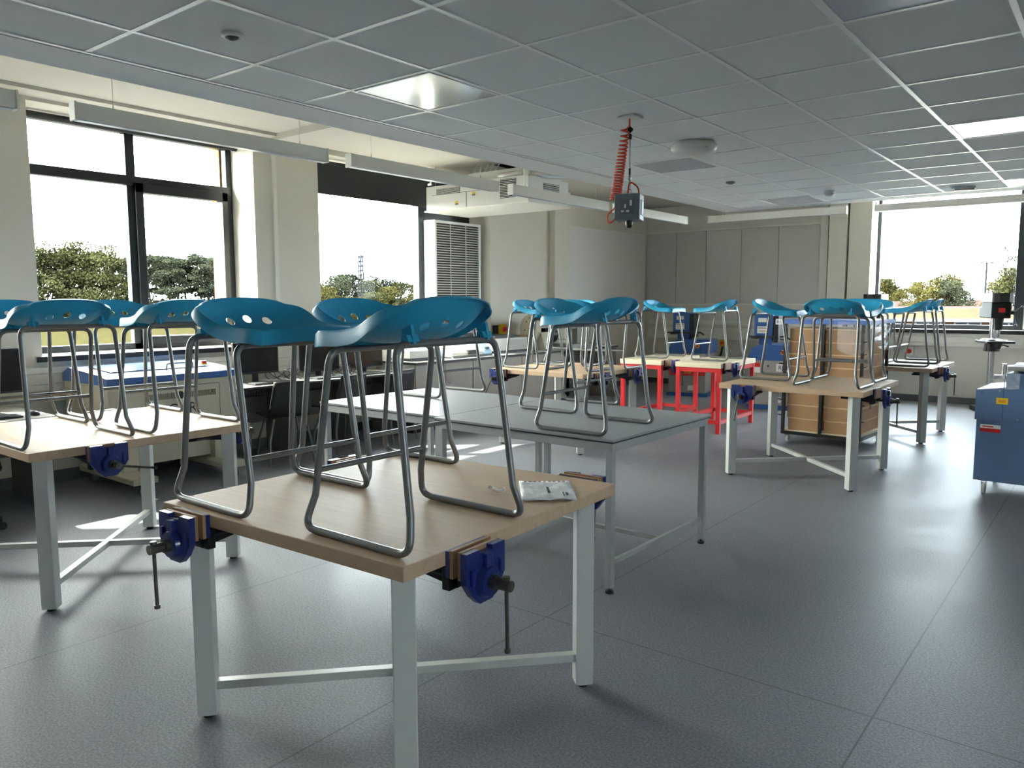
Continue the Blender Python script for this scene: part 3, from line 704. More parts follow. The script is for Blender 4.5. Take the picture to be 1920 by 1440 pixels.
# ------------------------------------------------------------------ computer desks, laser cutter, base cabinets, machines
def caster(parent, x, y, z0=0.0, r=.035, col_=WHITEP, name='caster'):
    m = MB(); m.cyl((x - .012, y, z0 + r), (x + .012, y, z0 + r), r, n=18, m=col_); m.cyl((x - .014, y, z0 + r), (x + .014, y, z0 + r), r * .45, n=12, m=CHROME)
    m.box(x - .018, x - .014, y - .02, y + .025, z0 + r * .8, z0 + 2.4 * r, m=CHROME); m.box(x + .014, x + .018, y - .02, y + .025, z0 + r * .8, z0 + 2.4 * r, m=CHROME)
    m.box(x - .025, x + .025, y - .03, y + .03, z0 + 2.4 * r, z0 + 2.4 * r + .006, m=CHROME)
    return m.build(name, None, parent)
# laser cutter
lx0, lx1, ly0, ly1 = -7.08, -6.28, 2.80, 3.93
t = thing('laser_cutter', 'cream laser cutter on castors with a blue lid, under the left window', 'laser cutter', ((lx0 + lx1) / 2, (ly0 + ly1) / 2, 0))
W, D = (lx1 - lx0) / 2, (ly1 - ly0) / 2
m = MB(); m.box(-W, W, -D, D, .42, .885); m.build('body', CREAM, t, bevel=.006)
m = MB(); m.box(-W + .12, W - .10, -D + .10, D - .14, .19, .42); m.build('lower_panel', CREAM, t, bevel=.004)
for s, nm in ((-1, 'near'), (1, 'far')):
    m = MB(); yy = s * (D - .16); m.prism([(yy - .10, .10), (yy + .10, .10), (yy + .10, .145), (yy + .05, .17), (yy - .05, .17), (yy - .10, .145)], 'x', -W + .05, W + .22)
    m.box(-W + .1, W - .02, yy - .06, yy + .06, .165, .42)
    f_ = m.build('stand_foot', CREAM, t, bevel=.006)
    for xx in (W + .17, -W + .1): caster(t, xx, yy, 0, .038, GREYP)
m = MB(); lid = [(-W - .005, .885), (W + .01, .885), (W + .01, .94), (W - .14, .965), (-W + .12, 1.0), (-W - .005, .95)]
m.prism(lid, 'y', -D - .008, D + .008); L = m.build('lid', LIDB, t, bevel=.008)
m = MB(); T = Matrix.Translation((W - .14, 0, .967)) @ Matrix.Rotation(math.atan2(.035, .50), 4, 'Y')
T2 = Matrix.Translation((-.02, 0, .988)) @ Matrix.Rotation(math.atan2(.035, .54), 4, 'Y')
m.box(-.22, .22, -D + .12, D - .12, 0, .004, T=T2); m.build('lid_window', mat('tinted_acrylic', S(150, 170, 200), .08), L)
m = MB(); m.tube(fillet([(.22, .02, .966), (.22, .02, 1.02), (.22, .26, 1.02), (.22, .26, .966)], .02), .009, n=10); m.build('lid_handle', CHROME, L)
m = MB(); m.cyl((.1, D - .13, .975), (.1, D - .13, .99), .03); m.build('button_base', YEL, t)
m = MB(); m.cyl((.1, D - .13, .99), (.1, D - .13, 1.015), .024); m.build('emergency_button', REDB, t)
m = MB(); fx = W + .0015
m.box(W, fx, -.27, .40, .54, .545); m.box(W, fx, -.27, .40, .835, .84); m.box(W, fx, -.27, -.265, .54, .84); m.box(W, fx, .395, .40, .54, .84); m.build('panel_seam', GREYP, t)
for y0_ in (-.24, .10):
    m = MB()
    for i in range(22): m.box(W, fx, y0_ + i * .012, y0_ + i * .012 + .007, .735, .785)
    m.build('vent_slots', mat('slot_dark', S(84, 78, 60), .7), t)
m = MB(); m.cyl((W, .035, .76), (fx + .001, .035, .76), .033, n=28); m.build('logo_disc', INK, t)
text('CCR', .13, (fx, .05, .64), (PI / 2, 0, PI / 2), INK, t); text('laser cutter', .03, (fx, .17, .565), (PI / 2, 0, PI / 2), INK, t)
text('-- - -----', .03, (fx, -.42, .86), (PI / 2, 0, PI / 2), INK, t, name='small_print')
# computer desks
GPAN = mat('desk_panel_grey', S(120, 118, 112), .6)
def desk(label, x0, x1, y0, y1, z, baskets, legs):
    t = thing('computer_desk', label, 'desk', ((x0 + x1) / 2, (y0 + y1) / 2, 0)); W, D = (x1 - x0) / 2, (y1 - y0) / 2
    m = MB(); m.box(-W, W, -D, D, z - .022, z, m=DESK); m.box(W, W + .002, -D, D, z - .022, z - .006, m=WEDGE); m.build('desktop', None, t)
    for y in legs:
        m = MB(); m.box(-W + .05, W - .06, y - .015, y + .015, 0, z - .022); m.build('end_panel', GPAN, t, bevel=.002)
    m = MB(); m.box(-W + .06, -W + .08, -D + .05, D - .05, .3, z - .022); m.build('back_panel', GPAN, t)
    for y in baskets:
        m = MB()
        for i in range(15): yy = y - .21 + i * .03; m.tube([(.12, yy, z - .03), (.12, yy, z - .12), (-.02, yy, z - .12), (-.02, yy, z - .03)], .003, n=5)
        for (xx, zz) in ((.12, z - .05), (.12, z - .085), (.12, z - .118), (.05, z - .12), (-.02, z - .118), (-.02, z - .06)): m.tube([(xx, y - .215, zz), (xx, y + .215, zz)], .003, n=5)
        m.build('cable_basket', BLACK, t)
    return t
desk('white computer desk at the left frame edge, carrying a monitor and keyboard', -7.12, -6.25, .6, 2.42, .70, [], [-.86, .86])
d2 = desk('long white computer desk between the laser cutter and the base cabinets', -7.12, -6.52, 4.04, 6.26, .735, [-.86, -.05, .75], [-1.08, -.38, .42, 1.08])
def monitor(label, x, y, z, rz, wd, ht, arm=.12):
    t = thing('monitor', label, 'monitor', (x, y, z), rz, 'black desktop monitors')
    m = MB(); m.box(-.018, .018, -wd / 2, wd / 2, arm, arm + ht); m.build('bezel', BLACK, t, bevel=.004)
    m = MB(); m.box(.0182, .0192, -wd / 2 + .012, wd / 2 - .012, arm + .02, arm + ht - .012); m.build('screen', BLACKG, t)
    m = MB(); m.box(-.03, -.01, -.03, .03, .01, arm + .1); m.build('stand_neck', BLACK, t)
    m = MB(); m.box(-.10, .10, -.11, .11, 0, .012); m.build('stand_base', BLACK, t, bevel=.004)
    return t
def keyboard(label, x, y, z, rz):
    t = thing('keyboard', label, 'keyboard', (x, y, z), rz, 'black computer keyboards')
    m = MB(); m.box(-.07, .07, -.22, .22, 0, .016); m.build('case', BLACK, t, bevel=.004)
    m = MB()
    for i in range(5):
        for j in range(15): m.box(-.058 + i * .024, -.058 + i * .024 + .019, -.21 + j * .0283, -.21 + j * .0283 + .023, .016, .021)
    k_ = m.build('keys', GREYP, t); k_['kind'] = 'stuff'
def mouse(label, x, y, z):
    m = MB(); m.lathe([(.03, 0), (.033, .012), (.026, .026), (.01, .034), (.001, .035)], n=16, T=Matrix.Diagonal((1.6, 1, 1, 1))); o = m.build('computer_mouse', BLACK, None, loc=(x, y, z)); tag(o, label, 'mouse', 'black computer mice')
monitor('black monitor cut by the left frame edge on the left desk', -6.62, 2.08, .7005, math.radians(4), .54, .34, .16)
keyboard('black keyboard in front of the leftmost monitor', -6.42, 2.0, .7005, 0)
mouse('black mouse on the left desk beside its keyboard', -6.42, 2.32, .7005)
monitor('black monitor right of the laser cutter, seen between the stool legs', -6.86, 4.52, .7355, math.radians(-3), .50, .32, .09)
monitor('black monitor tilted in the middle of the long computer desk', -6.86, 5.30, .7355, math.radians(-6), .50, .31, .06)
monitor('black monitor at the base cabinet end of the long computer desk', -6.86, 5.95, .7355, math.radians(-2), .50, .31, .06)
keyboard('black keyboard before the monitor nearest the laser cutter', -6.66, 4.55, .7355, 0)
keyboard('black keyboard before the middle monitor of the long desk', -6.66, 5.28, .7355, math.radians(2))
keyboard('black keyboard before the monitor nearest the base cabinets', -6.66, 5.93, .7355, 0)
for i, (y, lb) in enumerate(((4.95, 'looped black computer cables behind the first monitor of the long desk'), (5.64, 'looped black computer cables between the last two monitors'))):
    m = MB()
    for k in range(5):
        pts = [(-7.0 + .28 * u + .01 * k, y - .18 + .05 * k + .22 * math.sin(u * PI) * (1 if k % 2 else -.6), .745 + .10 * math.sin(u * PI * (1 + k % 2)) ** 2) for u in [q / 14 for q in range(15)]]
        m.tube(pts, .004, n=6)
    o = m.build('computer_cable', BLACK); tag(o, lb, 'cable', 'computer cables')
# classroom chairs under the desk
def chair(label, x, y, rz):
    t = thing('classroom_chair', label, 'chair', (x, y, 0), rz, 'black classroom chairs under the long desk')
    nu, nv = 8, 18; V = []
    prof = [(0, .20, .44), (.15, .19, .455), (.5, -.02, .44), (.62, -.14, .45), (.72, -.20, .52), (.85, -.235, .66), (1, -.26, .80)]
    for j in range(nv + 1):
        tt = j / nv
        for a, b in zip(prof, prof[1:]):
            if tt <= b[0] + 1e-9: k = (tt - a[0]) / (b[0] - a[0]); x_, z_ = a[1] * (1 - k) + b[1] * k, a[2] * (1 - k) + b[2] * k; break
        wd = .215 if tt < .6 else .215 - .05 * ((tt - .6) / .4)
        for i in range(nu + 1): u = -1 + 2 * i / nu; V.append((x_ + (.03 * u * u if tt > .6 else 0), u * wd, z_ + (.015 * u * u if tt < .6 else 0)))
    m = MB(); m.add(V, [(j * (nu + 1) + i, j * (nu + 1) + i + 1, (j + 1) * (nu + 1) + i + 1, (j + 1) * (nu + 1) + i) for j in range(nv) for i in range(nu)], True)
    o = m.build('seat_shell', CHAIRB, t); q = o.modifiers.new('s', 'SOLIDIFY'); q.thickness = .007
    for sx_ in (-1, 1):
        for sy in (-1, 1):
            m = MB(); m.tube([(sx_ * .13 - .02, sy * .15, .435), (sx_ * .17, sy * .20, .22), (sx_ * .21, sy * .215, .0)], .012, n=8); m.build('leg', GREYP, t)
    return t
chair('black shell chair nearest the laser cutter, pushed under the long desk', -6.38, 4.50, PI - .3)
chair('black shell chair under the middle of the long computer desk', -6.42, 5.22, PI)
chair('black shell chair under the cabinet end of the long desk', -6.42, 5.92, PI + .15)
t = thing('office_chair', 'dark office chair with five star base at the left frame edge', 'office chair', (-5.95, 1.62, 0))
m = MB()
for k in range(5):
    a = k * 2 * PI / 5 + .3; m.tube([(0, 0, .10), (.28 * math.cos(a), .28 * math.sin(a), .075)], .02, n=8); m.cyl((.28 * math.cos(a) - .015, .28 * math.sin(a), .028), (.28 * math.cos(a) + .015, .28 * math.sin(a), .028), .028, n=14)
m.build('star_base', BLACK, t)
m = MB(); m.cyl((0, 0, .08), (0, 0, .44), .025); m.build('gas_column', CHROME, t)
m = MB(); m.prism([(-.22, .46), (.20, .44), (.24, .47), (.20, .53), (-.22, .53)], 'y', -.23, .23); m.build('seat', mat('chair_fabric_dark', S(44, 46, 52), .9), t, bevel=.03)
m = MB(); m.prism([(.20, .56), (.26, .56), (.30, .95), (.25, .95)], 'y', -.20, .20); m.build('backrest', mat('chair_fabric_dark', S(44, 46, 52), .9), t, bevel=.02)

# base cabinets with a continuous worktop
bx0, bx1 = -7.12, -6.45
ULAB = ['grey double door base cabinet at the computer desk end of the run', 'grey double door base cabinet in the middle of the run', 'grey double door base cabinet at the far end before the knee space']
ys = [6.36, 7.375, 8.385, 9.40]
for i in range(3):
    a, b = ys[i] + .004, ys[i + 1] - .004
    t = thing('base_cabinet', ULAB[i], 'cabinet', ((bx0 + bx1) / 2, (a + b) / 2, 0), 0, 'grey base cabinets along the window wall'); W, D = (bx1 - bx0) / 2, (b - a) / 2
    m = MB(); m.box(-W, W - .02, -D, D, .12, .805); m.build('carcass', mat('cabinet_carcass', S(176, 172, 164), .5), t)
    m = MB(); m.box(-W, W - .06, -D, D, 0, .12); m.build('plinth', BLACK, t)
    for s in (-1, 1):
        m = MB(); y0_, y1_ = (-D + .003, -.002) if s < 0 else (.002, D - .003); m.box(W - .019, W, y0_, y1_, .125, .80); dr = m.build('door', DOORG, t, bevel=.002)
        m = MB(); yy = s * .05; m.tube(fillet([(W, yy, .56), (W + .03, yy, .56), (W + .03, yy, .70), (W, yy, .70)], .008), .006, n=8); m.build('handle', CHROME, dr)
t = thing('worktop', 'long pale worktop with black edge running over the base cabinets', 'worktop', (-6.78, 8.63, .825))
m = MB(); m.box(-.35, .35, -2.28, 2.28, -.015, .015, m=WTOP); m.box(.35, .352, -2.28, 2.28, -.015, .009, m=WEDGE); m.box(-.35, .352, -2.283, -2.28, -.015, .009, m=WEDGE); m.build('worktop_board', None, t)
m = MB(); m.box(-.33, .33, 2.25, 2.27, -.825, -.015); m.build('end_panel', DOORG, t)
m = MB(); m.box(-.33, -.31, .8, 2.25, -.825, -.015); m.build('back_panel', DOORG, t)
ZT = .8405
# things on the worktop
t = thing('desktop_machine', 'low white and pale blue desktop machine on the near end of the worktop', 'machine', (-6.75, 7.45, ZT))
m = MB(); m.prism([(-.2, .02), (.22, .02), (.22, .06), (.12, .13), (-.2, .13)], 'y', -.38, .22); m.build('housing', mat('machine_white_housing', S(206, 206, 196), .45), t, bevel=.008)
m = MB(); m.prism([(-.2, .02), (.23, .02), (.23, .07), (.10, .17), (-.2, .17)], 'y', .22, .38); m.build('control_end', mat('pale_blue_cover', S(160, 200, 232), .35), t, bevel=.01)
m = MB(); m.box(-.2, .24, -.38, .38, 0, .02); m.build('base', GREYP, t)
m = MB(); m.box(.19, .235, -.08, .08, .035, .09); m.build('slot', BLACK, t)
m = MB(); m.box(.20, .229, .27, .33, .09, .115); m.build('display', BLACK, t)
t = thing('desktop_machine', 'small white and blue desktop machine at the desk end of the worktop', 'machine', (-6.8, 6.72, ZT))
m = MB(); m.box(-.18, .18, -.28, .2, .0, .03, m=BLACK); m.box(-.17, .17, -.27, .1, .03, .12, m=WHITEP); m.build('housing', None, t, bevel=.004)
m = MB(); m.prism([(-.15, .03), (.2, .03), (.15, .14), (-.15, .14)], 'y', .1, .26); m.build('end_cover', mat('pale_blue_cover', S(160, 200, 232), .35), t, bevel=.01)
m = MB(); m.box(-.12, .12, -.2, .05, .12, .128); m.build('wooden_sheet', PINEW, t)
t = thing('desktop_machine', 'low white machine box below the red emergency switch on the window wall', 'machine', (-6.88, 8.45, ZT))
m = MB(); m.box(-.2, .2, -.36, .36, .03, .20); m.build('housing', WHITEP, t, bevel=.01)
m = MB(); m.box(-.2, .2, -.36, .36, 0, .03); m.build('base', BLACK, t)
m = MB(); m.box(.2, .206, -.08, .34, .05, .18); m.build('front_panel', mat('offwhite_panel', S(190, 190, 184), .5), t, bevel=.002)
m = MB(); m.box(-.15, .15, -.30, .12, .20, .24); q = m.build('sheet_tray', BLACK, t, bevel=.004)
# scroll saw / belt sander
t = thing('bench_sander', 'cream bench belt sander with perforated round guard on the worktop', 'sander', (-6.78, 9.15, ZT))
m = MB(); m.prism([(-.26, 0), (.2, 0), (.24, .03), (.16, .26), (-.2, .26), (-.26, .1)], 'y', -.1, .12); m.build('base', CREAM, t, bevel=.006)
m = MB()
pr = [(.17 * math.cos(a), .20 * math.sin(a)) for a in [2 * PI * k / 26 for k in range(26)]]
T = Matrix.Translation((.03, -.17, .31)); m.prism([(x * (1 if z > -.05 else .9), z) for x, z in pr], 'y', -.03, .03, T=T, smooth=False); g_ = m.build('guard', CREAM, t, bevel=.004)
m = MB()
for (x, z) in ((-.05, .1), (.05, .12), (.0, .0), (-.08, -.02), (.08, .02), (-.04, -.1), (.06, -.1), (0, .16)): m.cyl((.03 + x, -.205, .31 + z), (.03 + x, -.2, .31 + z), .009, n=10)
m.build('guard_hole', BLACK, g_)['kind'] = 'stuff'
m = MB(); m.cyl((.03, -.17, .50), (.03, -.17, .56), .008, m=CHROME); m.cyl((-.03, -.17, .565), (.09, -.17, .565), .014, m=BLACK); m.build('clamp_knob', None, t)
m = MB(); m.box(-.12, .12, -.12, .34, .32, .36); m.box(-.12, .12, -.1, .3, .44, .47); m.build('table', MGREY, t, bevel=.004)
m = MB(); m.box(-.1, .1, -.1, .28, .37, .43); m.cyl((0, .30, .40), (0, .42, .40), .07); m.cyl((0, .12, .2), (0, .42, .2), .11); m.build('motor', BLACK, t)
m = MB(); m.box(.2, .214, -.05, .09, .06, .16); m.build('label_plate', PAPER, t)
m = MB(); m.box(.214, .216, -.04, .08, .08, .10); m.build('label_print', REDB, t)
# small scroll saw to its right
t = thing('scroll_saw', 'pale scroll saw on the far end of the worktop', 'saw', (-6.8, 10.0, ZT))
m = MB(); m.box(-.2, .2, -.2, .3, 0, .05); m.box(-.05, .05, .2, .3, .05, .3); m.build('base', MGREY, t, bevel=.005)
m = MB(); m.box(-.03, .03, -.2, .3, .28, .33); m.build('arm', CREAM, t, bevel=.004)
m = MB(); m.cyl((0, -.12, .12), (0, -.12, .13), .13); m.build('table', CHROME, t)
# emergency switch box on the window wall
def estop(label, loc, axis, yellow=True, s=.06):
    t = thing('emergency_switch', label, 'switch', loc, 0 if axis == 'x' else -PI / 2)
    m = MB(); m.box(0.002, .045, -s, s, -s * 1.1, s * 1.1); m.build('switch_box', YEL if yellow else WHITEP, t, bevel=.004)
    m = MB(); m.cyl((.045, 0, 0), (.06, 0, 0), s * .35); m.cyl((.06, 0, 0), (.085, 0, 0), s * .62, s * .5); m.build('button', REDB, t)
    return t
estop('yellow boxed red emergency switch above the low white machine', (XW + .003, 8.86, 1.14), 'x', True, .065)
m = MB(); m.box(XW + .002, XW + .05, 8.66, 8.74, 1.05, 1.20); tag(m.build('isolator_box', BLACK, None, bevel=.004), 'narrow black isolator box beside the yellow emergency switch', 'switch')
estop('small red and yellow switch on the far wall between the two blue machines', (-5.62, YF - .002, .80), 'y', True, .05)
estop('red emergency button in a grey box under the far window', (-2.60, YF - .002, .77), 'y', False, .06)
m = MB(); m.tube([(-5.62, YF - .03, .74), (-5.64, YF - .05, .6), (-5.72, YF - .06, .42), (-5.8, YF - .05, .3)], .018, n=8); tag(m.build('flexible_conduit', BLACK), 'thick black conduit hanging below the red and yellow switch', 'conduit')

# RJH finishing machines
def finisher(label, x, y, rz, s=1.0):
    t = thing('finishing_machine', label, 'finishing machine', (x, y, 0), rz, 'blue and grey finishing machines')
    m = MB(); m.box(-.30, .30, -.28, .28, .06, .70); m.build('cabinet', MGREY, t, bevel=.008)
    m = MB(); m.box(-.32, .34, -.30, .30, 0, .06); m.build('base', MBLUE, t, bevel=.004)
    m = MB(); m.prism([(-.33, .70), (.36, .70), (.36, .92), (-.18, .92), (-.27, .86)], 'y', -.29, .29); m.build('hood', MBLUE, t, bevel=.012)
    m = MB(); m.box(-.27, .0, -.18, .16, 1.03, 1.36); hd = m.build('head', MBLUE, t, bevel=.02)
    m = MB(); m.box(-.20, -.02, -.14, .14, .92, 1.03); m.build('neck', MBLUE, t)
    m = MB(); m.box(.0, .07, -.16, .18, .95, 1.33); m.build('belt_guard', BLACK, t, bevel=.01)
    m = MB(); m.box(-.35, .08, -.22, -.19, 1.02, 1.045); m.box(-.30, -.22, -.22, .2, 1.0, 1.03); m.tube([(.07, .0, 1.03), (.16, -.05, 1.03), (.22, -.12, 1.0)], .012, n=8); m.build('work_rest', BLACK, t)
    m = MB(); m.box(-.22, -.08, -.1825, -.18, 1.08, 1.18); m.box(-.21, -.09, -.1825, -.18, 1.24, 1.30); m.build('warning_label', PAPER, hd)
    m = MB(); m.box(-.21, -.09, -.184, -.1825, 1.15, 1.16); m.box(-.2, -.1, -.184, -.1825, 1.12, 1.125); m.box(-.2, -.1, -.184, -.1825, 1.10, 1.105); m.build('label_print', INK, hd)
    m = MB(); m.cyl((.17, -.29, .82), (.17, -.315, .82), .032, m=YEL); m.cyl((.17, -.315, .82), (.17, -.335, .82), .022, m=REDB); m.build('stop_button', None, t)
    m = MB(); m.box(-.27, -.14, -.2825, -.28, .60, .66, m=REDB); m.box(-.27, -.14, -.2825, -.28, .52, .60, m=PAPER); m.build('warning_label', None, t)
    m = MB(); m.box(.08, .27, -.2825, -.28, .545, .655); lp = m.build('name_plate', PAPER, t)
    text('RJH', .085, (.175, -.284, .60), (PI / 2, 0, 0), INKB, lp)
    m = MB(); m.cyl((-.03, -.28, .62), (-.03, -.288, .62), .014); m.build('switch_knob', BLACK, t)
    m = MB(); m.box(-.28, .30, -.30, -.28, .34, .44); sb = m.build('kick_bar', REDB, t, bevel=.003)
    text('STOP', .05, (.02, -.303, .39), (PI / 2, 0, 0), YEL, sb)
    m = MB(); m.box(.02, .16, -.283, -.28, .10, .18); m.build('rating_plate', PAPER, t)
    return t
finisher('blue and grey finishing machine behind the left red framed bench', -5.62, 11.9, math.radians(12))
finisher('blue and grey finishing machine left of the cardboard box trolley', -3.98, 11.2, math.radians(8))
# pillar drills
DGREY = mat('drill_dark_grey', S(34, 37, 38), .6, spec=.25)
def drill(label, x, y, rz):
    t = thing('pillar_drill', label, 'drill', (x, y, 0), rz, 'floor standing pillar drills')
    m = MB(); m.box(-.25, .2, -.2, .2, 0, .07); m.build('base', BLACK, t, bevel=.01)
    m = MB(); m.cyl((.08, 0, .07), (.08, 0, 1.35), .04, n=20); m.build('column', CHROME, t)
    m = MB(); m.box(-.26, .22, -.17, .17, .96, .99); m.cyl((.08, 0, .84), (.08, 0, .96), .10, .085); m.cyl((-.08, 0, .88), (-.08, 0, .96), .05, .08); m.build('drill_table', BLACK, t, bevel=.004)
    m = MB(); m.tube([(.12, -.08, .92), (.16, -.18, .92), (.17, -.24, .90)], .012, n=8); m.build('table_crank', BLACK, t)
    m = MB(); m.box(-.20, .20, -.12, .12, 1.30, 1.52); m.cyl((-.12, 0, 1.14), (-.12, 0, 1.30), .045, .06); m.build('head', DGREY, t, bevel=.015)
    m = MB(); m.prism([(-.24, -.13), (.20, -.13), (.26, -.06), (.26, .06), (.20, .13), (-.24, .13), (-.28, .06), (-.28, -.06)], 'z', 1.52, 1.64); m.build('belt_cover', BLACK, t, bevel=.02)
    m = MB(); m.box(.20, .38, -.09, .09, 1.30, 1.46); m.build('motor', DGREY, t, bevel=.02)
    m = MB(); m.cyl((-.12, 0, 1.10), (-.12, 0, 1.14), .025); m.cyl((-.12, 0, 1.04), (-.12, 0, 1.10), .02, .024); m.build('chuck', CHROME, t)
    m = MB(); c = Vector((-.12, -.17, 1.38)); m.cyl(c + Vector((0, .05, 0)), c, .03)
    for k in range(3):
        a = k * 2 * PI / 3 + .6; e = c + Vector((.19 * math.cos(a), -.05, .19 * math.sin(a))); m.cyl(c, e, .006, n=8); m.cyl(e - (e - c) * .14, e, .014, .016, n=10)
    m.build('feed_handle', BLACK, t)
    m = MB(); m.box(-.212, -.20, -.04, .04, 1.38, 1.44); m.build('switch', REDB, t)
    return t
drill('tall pillar drill in front of the right side of the far window', -1.42, 12.55, math.radians(115))
drill('pillar drill mostly hidden behind the box trolley by the far window', -3.02, 12.75, math.radians(-90))
m = MB(); vs = []
for j in range(7):
    for i in range(7): vs.append(((i / 6 - .5) * .3, (j / 6 - .5) * .24, .004 + .02 * abs(math.sin(i * 1.7 + j * 1.1)) * (1 if i < 5 else .3)))
m.add(vs, [(j * 7 + i, j * 7 + i + 1, (j + 1) * 7 + i + 1, (j + 1) * 7 + i) for j in range(6) for i in range(6)], True)
o = m.build('paper_sheet', PAPER, None, loc=(-1.42, 12.5, .992)); tag(o, 'crumpled white paper lying on the pillar drill table', 'paper'); q = o.modifiers.new('s', 'SOLIDIFY'); q.thickness = .001
t = thing('foot_guard', 'small black and red machine part on the floor beyond the blue cabinet', 'machine part', (-1.05, 10.6, 0))
m = MB(); m.prism([(-.2, 0), (.15, 0), (.15, .12), (.02, .14), (-.2, .05)], 'y', -.1, .1); m.build('body', BLACK, t, bevel=.005)
m = MB(); m.box(.08, .151, -.105, .105, .0, .09); m.build('red_cover', REDB, t)

# blue extractor cabinet at the right edge
t = thing('dust_extractor', 'blue metal machine cabinet on castors at the right frame edge', 'machine cabinet', (-.36, 7.40, 0), math.radians(-3))
W, D = .52, .30
m = MB(); m.box(-W, W, -D, D, .11, .60); m.build('lower_cabinet', CABB, t, bevel=.004)
m = MB(); m.prism([(-W - .012, .60), (W, .60), (W, .98), (-W + .19, .98), (-W + .19, .87), (-W - .012, .84)], 'y', -D - .01, D); m.build('upper_cabinet', CABB, t, bevel=.004)
for sx_ in (-1, 1):
    for sy in (-1, 1): caster(t, sx_ * (W - .07), sy * (D - .06), 0, .042, WHITEP)
m = MB(); m.box(-W + .19, W + .02, -D + .02, D, 1.0, 1.03); m.cyl((-W + .24, -D + .08, .98), (-W + .24, -D + .08, 1.0), .02); m.build('machine_table', MGREY, t, bevel=.003)
m = MB(); m.cyl((-W + .16, -D + .05, .93), (-W + .16, -D + .05, 1.05), .018); m.box(-W + .10, -W + .2, -D + .02, -D + .05, .93, .96); m.build('clamp', CHROME, t)
m = MB(); m.box(-W + .13, -W + .21, -D - .012, -D - .0105, .735, .785, m=YEL); m.box(-W + .145, -W + .195, -D - .0128, -D - .012, .75, .77, m=mat('orange_print', S(220, 150, 20), .6)); m.build('warning_label', None, t)
m = MB(); m.box(-W + .03, -W + .17, -D - .0015, -D, .535, .565, m=PAPER); m.box(-W + .03, -W + .17, -D - .0015, -D, .505, .535, m=REDB); m.build('maker_label', None, t)
m = MB(); m.box(-W + .045, -W + .12, -D - .002, -D - .0015, .545, .555); m.build('label_print', REDB, t)
m = MB()
for (x, z) in ((-W + .03, .825), (-W + .15, .84), (-W + .03, .63), (-W + .17, .625), (-W + .28, .62), (-W + .03, .12), (-W + .40, .12)): m.cyl((x, -D - .014, z), (x, -D, z), .008, n=10)
m.build('rivet', CHROME, t)['kind'] = 'stuff'
m = MB(); m.box(-W + .175, -W + .18, -D - .011, -D - .0095, .61, .97); m.build('seam', mat('seam_dark_blue', S(50, 80, 120), .6), t)
m = MB(); vs = []; N = 14
for j in range(N + 1):
    for i in range(N + 1):
        u, v = i / N, j / N
        x = -W - .02 + u * .30; zt = .985 if x > -W + .16 else .985 - (-W + .16 - x) * .75
        zb = .84 + .02 * u
        z = zt + (zb - zt) * v; y = -D - .016 - .012 * math.sin(9 * u + 7 * v) ** 2 - .008 * math.sin(23 * u - 11 * v)
        vs.append((x, y, z))
m.add(vs, [(j * (N + 1) + i, j * (N + 1) + i + 1, (j + 1) * (N + 1) + i + 1, (j + 1) * (N + 1) + i) for j in range(N) for i in range(N)], True)
vs = []
for j in range(N + 1):
    for i in range(N + 1):
        u, v = i / N, j / N
        vs.append((-W + .19 + u * (2 * W - .17), -D + v * 2 * D, 1.035 + .008 * math.sin(13 * u + 9 * v) + .01 * math.sin(31 * v + 3 * u) * u))
m.add(vs, [(j * (N + 1) + i, j * (N + 1) + i + 1, (j + 1) * (N + 1) + i + 1, (j + 1) * (N + 1) + i) for j in range(N) for i in range(N)], True)
m.build('plastic_wrap', WRAP, t)

# trolley stacked with cardboard boxes
tx, ty, trz = -2.465, 8.84, math.radians(-3)
t = thing('stock_trolley', 'black tube framed trolley on castors with a blue top, loaded with cardboard boxes', 'trolley', (tx, ty, 0), trz)
W, D = .40, .42
for ux, uy in ((-W, -D), (-W, D), (W, -D), (W, D), (0, -D)):
    m = MB(); m.box(ux - .016, ux + .016, uy - .016, uy + .016, .136, 1.30); m.build('upright', TROL, t)
m = MB()
for z in (.10,): 
    m.box(-W - .016, W + .016, -D - .016, -D + .016, z, z + .035); m.box(-W - .016, W + .016, D - .016, D + .016, z, z + .035)
    for s in (-1, 1): m.box(s * W - .016, s * W + .016, -D + .016, D - .016, z, z + .035)
m.build('base_frame', TROL, t)
m = MB(); m.box(-W, W, -D, D, .135, .147); m.build('base_board', PINEW, t)
m = MB(); m.box(-W - .04, W + .06, -D - .04, D + .05, 1.30, 1.345); m.build('top_board', TBLUE, t, bevel=.004)
m = MB()
for z in (.30, .47, .60, .73, .86, .99, 1.12):
    for s in (-1, 1): m.tube([(s * (W + .0), -D, z), (s * (W + .05), -D - .03, z + .01)], .006, n=6)
m.build('hook', TROL, t)
for sx_ in (-1, 1):
    for sy in (-1, 1): caster(t, sx_ * (W - .04), sy * (D - .04), 0, .036, WHITEP)
m = MB(); m.box(-W - .10, -W - .03, -D - .045, -D - .04, 1.29, 1.35); tg = m.build('tag', PAPER, t); text('B1', .045, (-W - .065, -D - .047, 1.318), (PI / 2, 0, 0), INKB, tg)
zr = [.1475]
hs = [.135, .145, .145, .14, .135, .135, .13, .14]
ROWN = ['lowest row', 'second row from the bottom', 'third row from the bottom', 'fourth row from the bottom', 'fifth row from the bottom', 'sixth row from the bottom', 'second row from the top', 'top row']
z = .1475; bc = Vector((tx, ty, 0)); R3 = Matrix.Rotation(trz, 3, 'Z')
